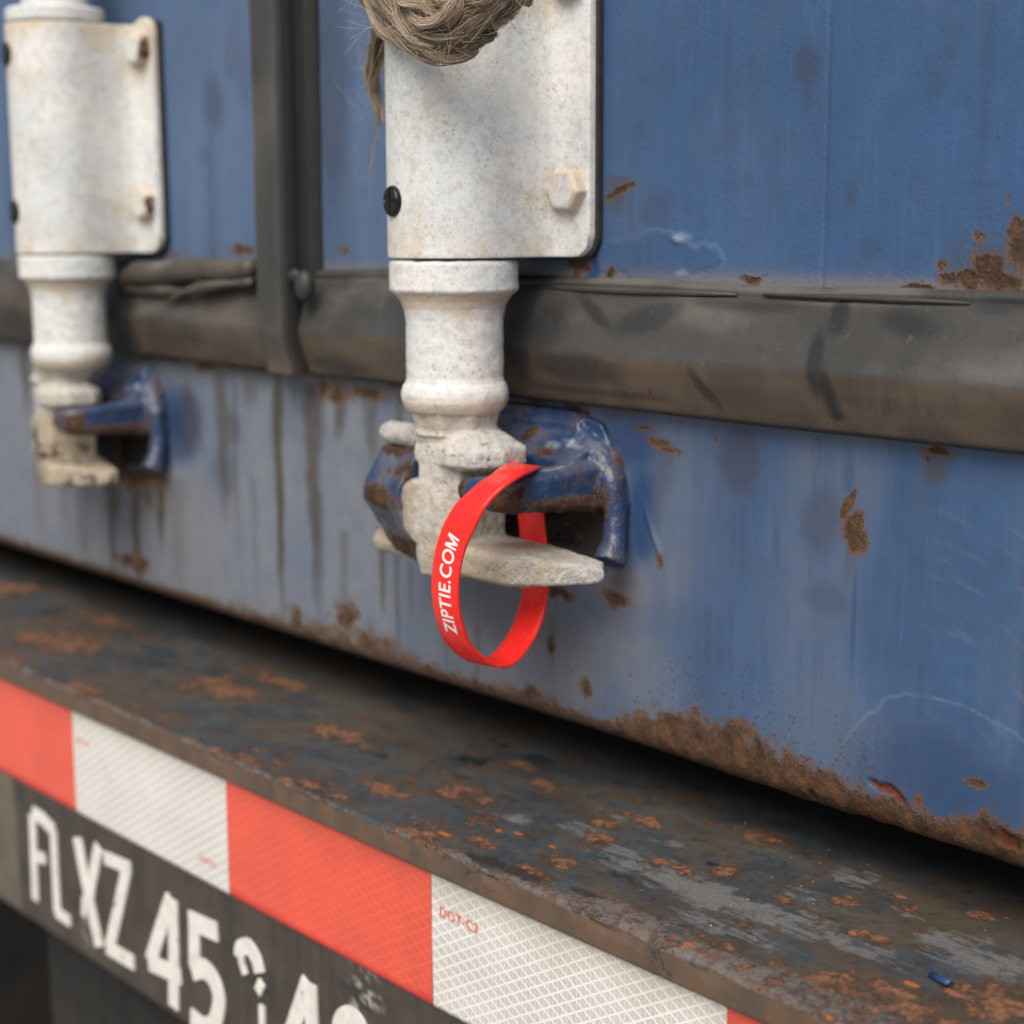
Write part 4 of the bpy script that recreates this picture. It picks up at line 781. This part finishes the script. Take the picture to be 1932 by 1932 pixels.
for k, (px, py, rx, ry, am) in enumerate([(1350, 1690, .020, .012, .8), (1250, 1650, .026, .012, .7), (1480, 1740, .030, .010, .75), (1100, 1565, .012, .008, .6), (960, 1545, .012, .008, .6), (1420, 1575, .020, .010, .62), (1620, 1660, .012, .010, .6), (1540, 1700, .014, .008, .6), (1800, 1790, .018, .012, .7), (1880, 1830, .018, .014, .7), (1150, 1600, .014, .008, .6), (1380, 1760, .03, .008, .6), (1180, 1540, .012, .008, .5), (1620, 1790, .02, .008, .6), (1720, 1730, .010, .004, .6), (1260, 1590, .01, .005, .6)]):
    scuff = np.maximum(scuff, dpatch(px, py, rx * 1.15, ry * 1.15, 950 + k, .55, 110) * am * 1.1)
crust = sst(.024, .003, O_F - oo + .020 * (fbm(P, 55, 980, 3) - .5)) * sst(-.46, -.36, xx) * .95 * (zz > Z_D - .004)
crust = np.maximum(crust, sst(.006, .001, O_F - oo + .010 * (fbm(P, 60, 981, 4) - .42)) * .62 * (zz > Z_D - .003))
crust = np.maximum(crust, sst(0, .8, dpatch(1250, 1800, .05, .010, 982, .6, 70)) * .6)
black = np.zeros_like(xx)
for k, (px, py, rx, ry, am) in enumerate([(890, 1432, .012, .006, .85), (950, 1405, .004, .0025, .9), (930, 1395, .003, .002, .9), (720, 1425, .006, .004, .7), (1000, 1380, .004, .002, .8), (870, 1465, .006, .003, .6), (920, 1625, .012, .004, .7), (1110, 1690, .008, .003, .6), (1180, 1655, .008, .003, .6), (1345, 1632, .003, .002, .9), (380, 1420, .010, .006, .5), (1010, 1430, .010, .006, .5), (985, 1650, .010, .004, .6), (590, 1495, .012, .004, .6), (1240, 1668, .005, .002, .6)]):
    black = np.maximum(black, sst(.25, .7, dpatch(px, py, rx, ry, 1000 + k, .7, 260)) * am)
fresh = np.zeros_like(xx)
for k, (px, py, rx, ry) in enumerate([(838, 1574, .0040, .0016), (975, 1572, .0028, .0014), (1043, 1598, .0022, .0012), (940, 1567, .0022, .0012), (1610, 1765, .0022, .0012), (1900, 1735, .0014, .001), (1002, 1648, .0016, .001), (1285, 1880, .003, .0015), (1720, 1860, .003, .0015)]):
    fresh = np.maximum(fresh, sst(.35, .7, dpatch(px, py, rx, ry, 1020 + k, .5, 350)))
edge = sst(Z_D - .0012, Z_D - .0022, zz)
chip = sst(.5, .72, fbm(P * [1, .3, .3], 70, 1040, 4)) * sst(.0045, .0005, O_F - oo) * sst(Z_D - .006, Z_D - .0005, zz)
D_ = crust * ((fbm(P, 120, 1041, 5) - .45) * .0016) + sst(.5, .7, rust) * (fbm(P, 420, 1042, 3) - .4) * .0006 - chip * .0016
top = zz > Z_D - .001
G[..., 2] += np.where(top, D_, -chip * .0012) + (fbm(P * [1, 1, 0], 5, 1043, 2) - .5) * .003 * top; G[..., 1] += np.where(top, 0, chip * .0012 - (fbm(P, 120, 1044, 3) - .5) * .0012 * (zz > Z_E + .001))
put("deck_plate", grid_mesh("deck_plate", G, dict(rust=rust * (1 - edge), scuff=scuff, crust=crust * (1 - edge), black=black, fresh=fresh, edge=edge)), M_DECK, root)

# upright web with the rounded lower flange
Z_B = .8245; rb = .010
prof = [(O_W, z) for z in np.arange(Z_E - .0004, Z_B + rb, -.0014)] + [(O_W - rb + rb * math.cos(a_), Z_B + rb - rb * math.sin(a_)) for a_ in np.linspace(0, math.pi / 2, 14)] + [(o, Z_B) for o in (.06, .03, 0, -.05)]
prof = np.array(prof); XW = spaced([(-2.0, -1.0, .03), (-1.0, -.40, .0018), (-.40, .35, .02)])
G = np.zeros((len(XW), len(prof), 3)); G[..., 0] = XW[:, None]; G[..., 1] = -prof[None, :, 0]; G[..., 2] = prof[None, :, 1]; P = G.copy(); xx = P[..., 0]; zz = P[..., 2]
def cA(x, y): return ((x / 1.38) * .503125, (2900 + y / 1.38) * .503125)
def web(px, py): p = at(px, py, O_W); return p[0], p[2]
xl = web(*cA(85, 200))[0]; zbot = web(*cA(185, 690))[1]
blackp = sst(xl - .004, xl + .002, xx + .006 * (fbm(P, 60, 1100, 3) - .5)) * sst(zbot - .024, zbot - .016, zz + .006 * (fbm(P, 60, 1101, 3) - .5))
smear = np.zeros_like(xx)
for k, (x_, y_, rx, ry, am) in enumerate([(110, 110, 30, 60, .9), (230, 190, 40, 60, .7), (1200, 900, 30, 60, .8), (1330, 1070, 60, 60, .8), (1390, 1100, 30, 90, .8), (1180, 1050, 20, 120, .5), (430, 560, 30, 60, .5), (340, 230, 50, 40, .5), (1880, 1150, 60, 70, .8), (1780, 1090, 60, 30, .6), (1440, 880, 70, 24, .35)]):
    q = web(*cA(x_, y_)); sx, sz = scale_at(*cA(x_, y_), O_W); smear = np.maximum(smear, sst(0, .8, blob(P, q, rx * .365 * sx, ry * .365 * sz, 1110 + k, .5, sc=120)) * am)
for x_ in (940, 1172, 1420, 1664):
    q = web(*cA(x_, 1000)); smear = np.maximum(smear, .55 * np.exp(-((xx - q[0]) / .0009) ** 2) * sst(.3, .5, fbm(P, (5, 5, 60), 1130)) * (zz > .85))
pale = .6 * sst(.56, .7, fbm(P, 420, 1140, 3)) * np.maximum(sst(0, .8, blob(P, web(*cA(1890, 1160)), .012, .012, 1141, .6)), .8 * sst(0, .8, blob(P, web(*cA(440, 740)), .006, .022, 1142, .6)))
t = NT("dirty_bumper_paint"); n1 = t.noise(40, 5, .6); n2 = t.noise(500, 3, .6); st = t.noise(1, 4, .6, stretch=(200, 200, 22))
c = t.mix(t.sst(n1, .3, .7), (.125, .105, .080), (.085, .072, .056)); c = t.mix(t.attr('blackp'), c, t.mix(t.sst(t.math('ADD', n1, t.math('MULTIPLY', st, .5)), .5, .95), (.034, .029, .024), (.062, .051, .040)))
c = t.mix(t.attr('smear'), c, (.020, .020, .022)); c = t.mix(t.attr('pale'), c, (.50, .47, .42)); c = t.mix(t.math('MULTIPLY', t.sst(n2, .6, .7), .25), c, (.15, .12, .09)); c = t.mix(t.math('MULTIPLY', t.sst(t.noise(60, 4), .62, .70), t.attr('low')), c, t.rust_color())
M_WEB = t.done(c, t.math('SUBTRACT', .62, t.math('MULTIPLY', t.attr('smear'), .25)), t.bump(t.math('ADD', n2, t.math('MULTIPLY', n1, 2.0)), .0003), spec=.4)
low = sst(Z_B + .03, Z_B + .01, zz)
put("face_plate", grid_mesh("face_plate", G, dict(blackp=blackp, smear=smear, pale=pale, low=low)), M_WEB, root)
bm = bmesh.new(); q0 = at(170, 1850, .02); q1 = at(425, 1925, .02)
add_box(bm, q0[0], q0[0] + .17, -.045, .0, .55, Z_B - .0005); put("strut", bm_mesh("strut", bm), plain("dusty_strut_paint", (.010, .0088, .0075), .85, .4, 60), root)

# reflective tape bands
def tape_mat(name, col, line, red):
    t = NT(name); sx = t.N('ShaderNodeSeparateXYZ'); t.L(t.co, sx.inputs[0]); X, Z = sx.outputs[0], sx.outputs[2]
    def fam(deg, sp, wd):
        a = math.radians(deg); u = t.math('ADD', t.math('MULTIPLY', X, math.cos(a) / sp), t.math('MULTIPLY', Z, math.sin(a) / sp))
        return t.sst(t.math('ABSOLUTE', t.math('SUBTRACT', t.math('FRACT', u), .5)), wd, wd + .05, 1.0, 0.0)
    sp = .0040; l1, l2, l3 = fam(60, sp, .075), fam(-60, sp, .075), fam(0, sp * .58, .05)
    ln = t.math('MAXIMUM', l1, t.math('MAXIMUM', l2, t.math('MULTIPLY', l3, .7)))
    n1 = t.noise(25, 4, .6); n2 = t.noise(600, 3)
    c = t.mix(t.sst(n1, .3, .7), col, tuple(v * .86 for v in col)); c = t.mix(t.math('MULTIPLY', ln, .85 if not red else .30), c, line)
    c = t.mix(t.math('MULTIPLY', t.sst(t.noise(38, 6, .7, stretch=(1, 1, 1.6)), .50, .72), .30 if red else .12), c, (.42, .06, .035) if red else (.40, .365, .30))
    c = t.mix(t.math('MULTIPLY', t.sst(t.noise(1, 4, .7, dist=.6, stretch=(55, 1, 700)), .66, .72), .25), c, (.16, .12, .09))
    c = t.mix(t.attr('grime'), c, (.33, .29, .22) if not red else (.28, .05, .03)); c = t.mix(t.attr('dark'), c, (.50, .012, .012) if red else (.45, .43, .38))
    c = t.mix(t.math('MULTIPLY', t.sst(n2, .66, .74), .12), c, (.2, .15, .1))
    return t.done(c, .28, t.bump(t.math('ADD', ln, t.math('MULTIPLY', n1, .6)), .00007), spec=.5)
M_TR = tape_mat("red_reflective_tape", (.72, .085, .045), (.80, .16, .10), True)
M_TW = tape_mat("white_reflective_tape", (.56, .55, .51), (.78, .77, .74), False)
M_RTXT = plain("red_print", (.70, .16, .10), .5, .05)
ZT0, ZT1 = .9072, Z_E - .0003
bx = [at(px, py, O_W + .0004)[0] for px, py in ((140, 1420), (430, 1580), (816, 1780), (1372, 1932))]
xb = [bx[0] - 2 * (bx[2] - bx[1]) * 1.0, bx[0] - (bx[2] - bx[1]) * 1.0] + bx + [bx[3] + .145, bx[3] + .29]
kinds = [False, True, False, True, False, True, False]
bands = []
for i, (a_, b_) in enumerate(zip(xb, xb[1:])):
    red = kinds[i]; n = max(8, int((b_ - a_) / .0016)); xs = np.linspace(a_ + .00008, b_ - .00008, n); zsn = np.linspace(ZT1, ZT0, 36)
    G = np.zeros((n, 38, 3)); G[..., 0] = xs[:, None]; zz = np.concatenate([[ZT1], zsn, [ZT0]]); G[..., 2] = zz[None, :]; oo = np.full((n, 38), O_W + .0006); oo[:, 0] = O_W - .0003; oo[:, -1] = O_W - .0003
    P = G.copy(); oo[:, 1:-1] += (fbm(P[:, 1:-1], (18, 1, 50), 1200 + i, 2) - .5) * .0005; G[..., 1] = -oo
    grime = .45 * sst(.016, 0, ZT1 - P[..., 2] + .012 * (fbm(P, 50, 1210 + i, 3) - .5)) * (1.0 if i >= 4 else .5); dark = .75 * sst(.0042, .0012, P[..., 2] - ZT0 + .003 * (fbm(P, 60, 1220, 2) - .5)) * (1.0 if red else .0)
    if i == 2:
        q = at(330, 1500, O_W); dark = np.maximum(dark, .35 * np.exp(-(((P[..., 0] - at(215, 1480, O_W)[0]) + (P[..., 2] - at(215, 1480, O_W)[2]) * 1.3) / .0022) ** 2) * sst(.3, .6, fbm(P, 60, 1222)))
    o = put("tape_band", grid_mesh("tape_band", G, dict(grime=grime, dark=dark)), M_TR if red else M_TW, root); o['label'] = "red reflective band" if red else "white reflective band with a triangle grid"; bands.append(o)
def tape_text(px, py, band, size, body="DOT-C2"):
    p = at(px, py, O_W + .0012); me = text_mesh(body, size, .00004, .00001, 1.12)
    P = coords(me); Q = np.stack([p[0] + P[:, 0], -(O_W + .00115) - P[:, 2], p[2] + P[:, 1]], -1); me.vertices.foreach_set('co', Q.reshape(-1).astype(np.float32)); me.update(); put("lettering", me, M_RTXT, band)
tape_text(828, 1727, bands[4], .0056)
tape_text(143, 1398, bands[2], .0034)
tape_text(376, 1622, bands[2], .0034)

# hand painted white characters on the dark face
def stroke_mesh(strokes, w0):
    bm = bmesh.new()
    for si, st in enumerate(strokes):
        wd = w0; pts = st
        if isinstance(st[0], (int, float)): wd = st[0]; pts = st[1:]
        pts = [tuple(v) for v in bez(pts, 8)] if len(pts) > 4 else pts; q = [np.array(web(*cA(*p))) for p in pts]; n = len(q); L_, R2 = [], []
        for i in range(n):
            t_ = q[min(i + 1, n - 1)] - q[max(i - 1, 0)]; t_ = t_ / np.hypot(*t_); nn = np.array([-t_[1], t_[0]])
            if 0 < i < n - 1:
                d1 = q[i] - q[i - 1]; d1 /= np.hypot(*d1); k = max(.5, abs(np.dot(nn, [-d1[1], d1[0]])))
            else: k = 1
            L_.append(q[i] + nn * wd / 2 / k); R2.append(q[i] - nn * wd / 2 / k)
        y = -(O_W + .0009 + .00012 * (si % 3))
        fr = [bm.verts.new((p[0], y, p[1])) for p in L_ + R2[::-1]]; bk = [bm.verts.new((p[0], -O_W + .0004, p[1])) for p in L_ + R2[::-1]]; m = len(fr)
        for i in range(n - 1):
            bm.faces.new((fr[i], fr[i + 1], fr[m - 2 - i], fr[m - 1 - i]))
        for i in range(m): j = (i + 1) % m; bm.faces.new((fr[j], fr[i], bk[i], bk[j]))
    return bm_mesh("characters", bm)
W0 = .0068
strokes = [[(172, 215), (180, 430), (188, 655)], [.007, (176, 200), (225, 235), (285, 300)], [.006, (182, 425), (238, 440)],
    [(280, 290), (290, 500), (302, 725)], [.006, (296, 715), (368, 765)],
    [.008, (405, 330), (440, 520), (520, 895)], [.008, (515, 380), (480, 560), (470, 640)], [.004, (442, 640), (440, 740)],
    [.0065, (548, 435), (680, 490)], [.0085, (662, 485), (620, 690), (572, 905)], [.0075, (556, 895), (698, 980)],
    [.009, (890, 650), (840, 800), (785, 975)], [.0085, (775, 975), (940, 1050)], [.0085, (898, 650), (905, 900), (905, 1210)],
    [.009, (985, 755), (1130, 820)], [.009, (1010, 760), (1012, 1010)], [.0095, (1000, 1020), (1060, 1010), (1115, 1075), (1140, 1180), (1115, 1290), (1060, 1310), (995, 1260)],
    [.0075, (1245, 955), (1252, 905), (1290, 895), (1330, 955), (1350, 1030)], [.004, (1250, 960), (1275, 1040)], [.005, (1360, 1080), (1340, 1130)], [.004, (1362, 1200), (1366, 1400), (1330, 1480)],
    [.009, (1600, 1080), (1540, 1260), (1480, 1440)], [.0085, (1470, 1440), (1660, 1540)], [.0085, (1612, 1085), (1625, 1400), (1628, 1660)],
    [.009, (1760, 1420), (1765, 1300), (1810, 1255), (1870, 1310), (1890, 1450), (1870, 1600), (1810, 1600), (1765, 1520), (1760, 1420)]]
me = stroke_mesh(strokes, W0)
t = NT("worn_white_lettering"); n1 = t.noise(150, 4, .6); c = t.mix(t.sst(n1, .3, .7), (.70, .68, .65), (.60, .57, .53)); c = t.mix(t.sst(t.noise(80, 5, .7), .64, .72), c, (.10, .085, .07))
put("characters", me, t.done(c, .55, t.bump(n1, .0001)), root)

# trailer chassis in the dark behind the bumper
bm = bmesh.new(); add_box(bm, -2.2, .35, .17, 5.8, .70, .9995); add_box(bm, -1.6, -1.35, .05, 5.6, .45, .8); add_box(bm, -.1, .15, .05, 5.6, .45, .8); add_box(bm, -2.2, .35, 1.2, 1.3, .05, .7)
tag(put("trailer_chassis", bm_mesh("trailer_chassis", bm), M_DARK, None, (-.9, 3, .45)), "dark trailer chassis in the shadow below and behind the bumper", "chassis")

# small paint flake and grit lying on the deck
bm = bmesh.new(); c = atd(1775, 1858); ax_ = Vector((.0085, -.0025, 0)); by = Vector((.0012, .0024, 0)); c = Vector(c) + Vector((0, 0, .0012))
top = [bm.verts.new(c + ax_ * u * .5 + by * v * .55 + Vector((0, 0, .0018 - .0014 * v * v + .0004 * u))) for u in (-1, -.3, .4, 1) for v in (-1, 0, 1)]
for i in range(3):
    for j in range(2): bm.faces.new([top[i * 3 + j], top[(i + 1) * 3 + j], top[(i + 1) * 3 + j + 1], top[i * 3 + j + 1]])
me = baked(bm_mesh("paint_flake", bm, True), [('SOLIDIFY', dict(thickness=.0005))])
tag(put("paint_flake", me, plain("flaked_blue_paint", (.016, .045, .12), .45, .3, 500), None, c), "small curled flake of blue paint lying on the rusty bumper edge", "paint flake")
print("verts", sum(len(o.data.vertices) for o in bpy.data.objects if o.type == 'MESH'))
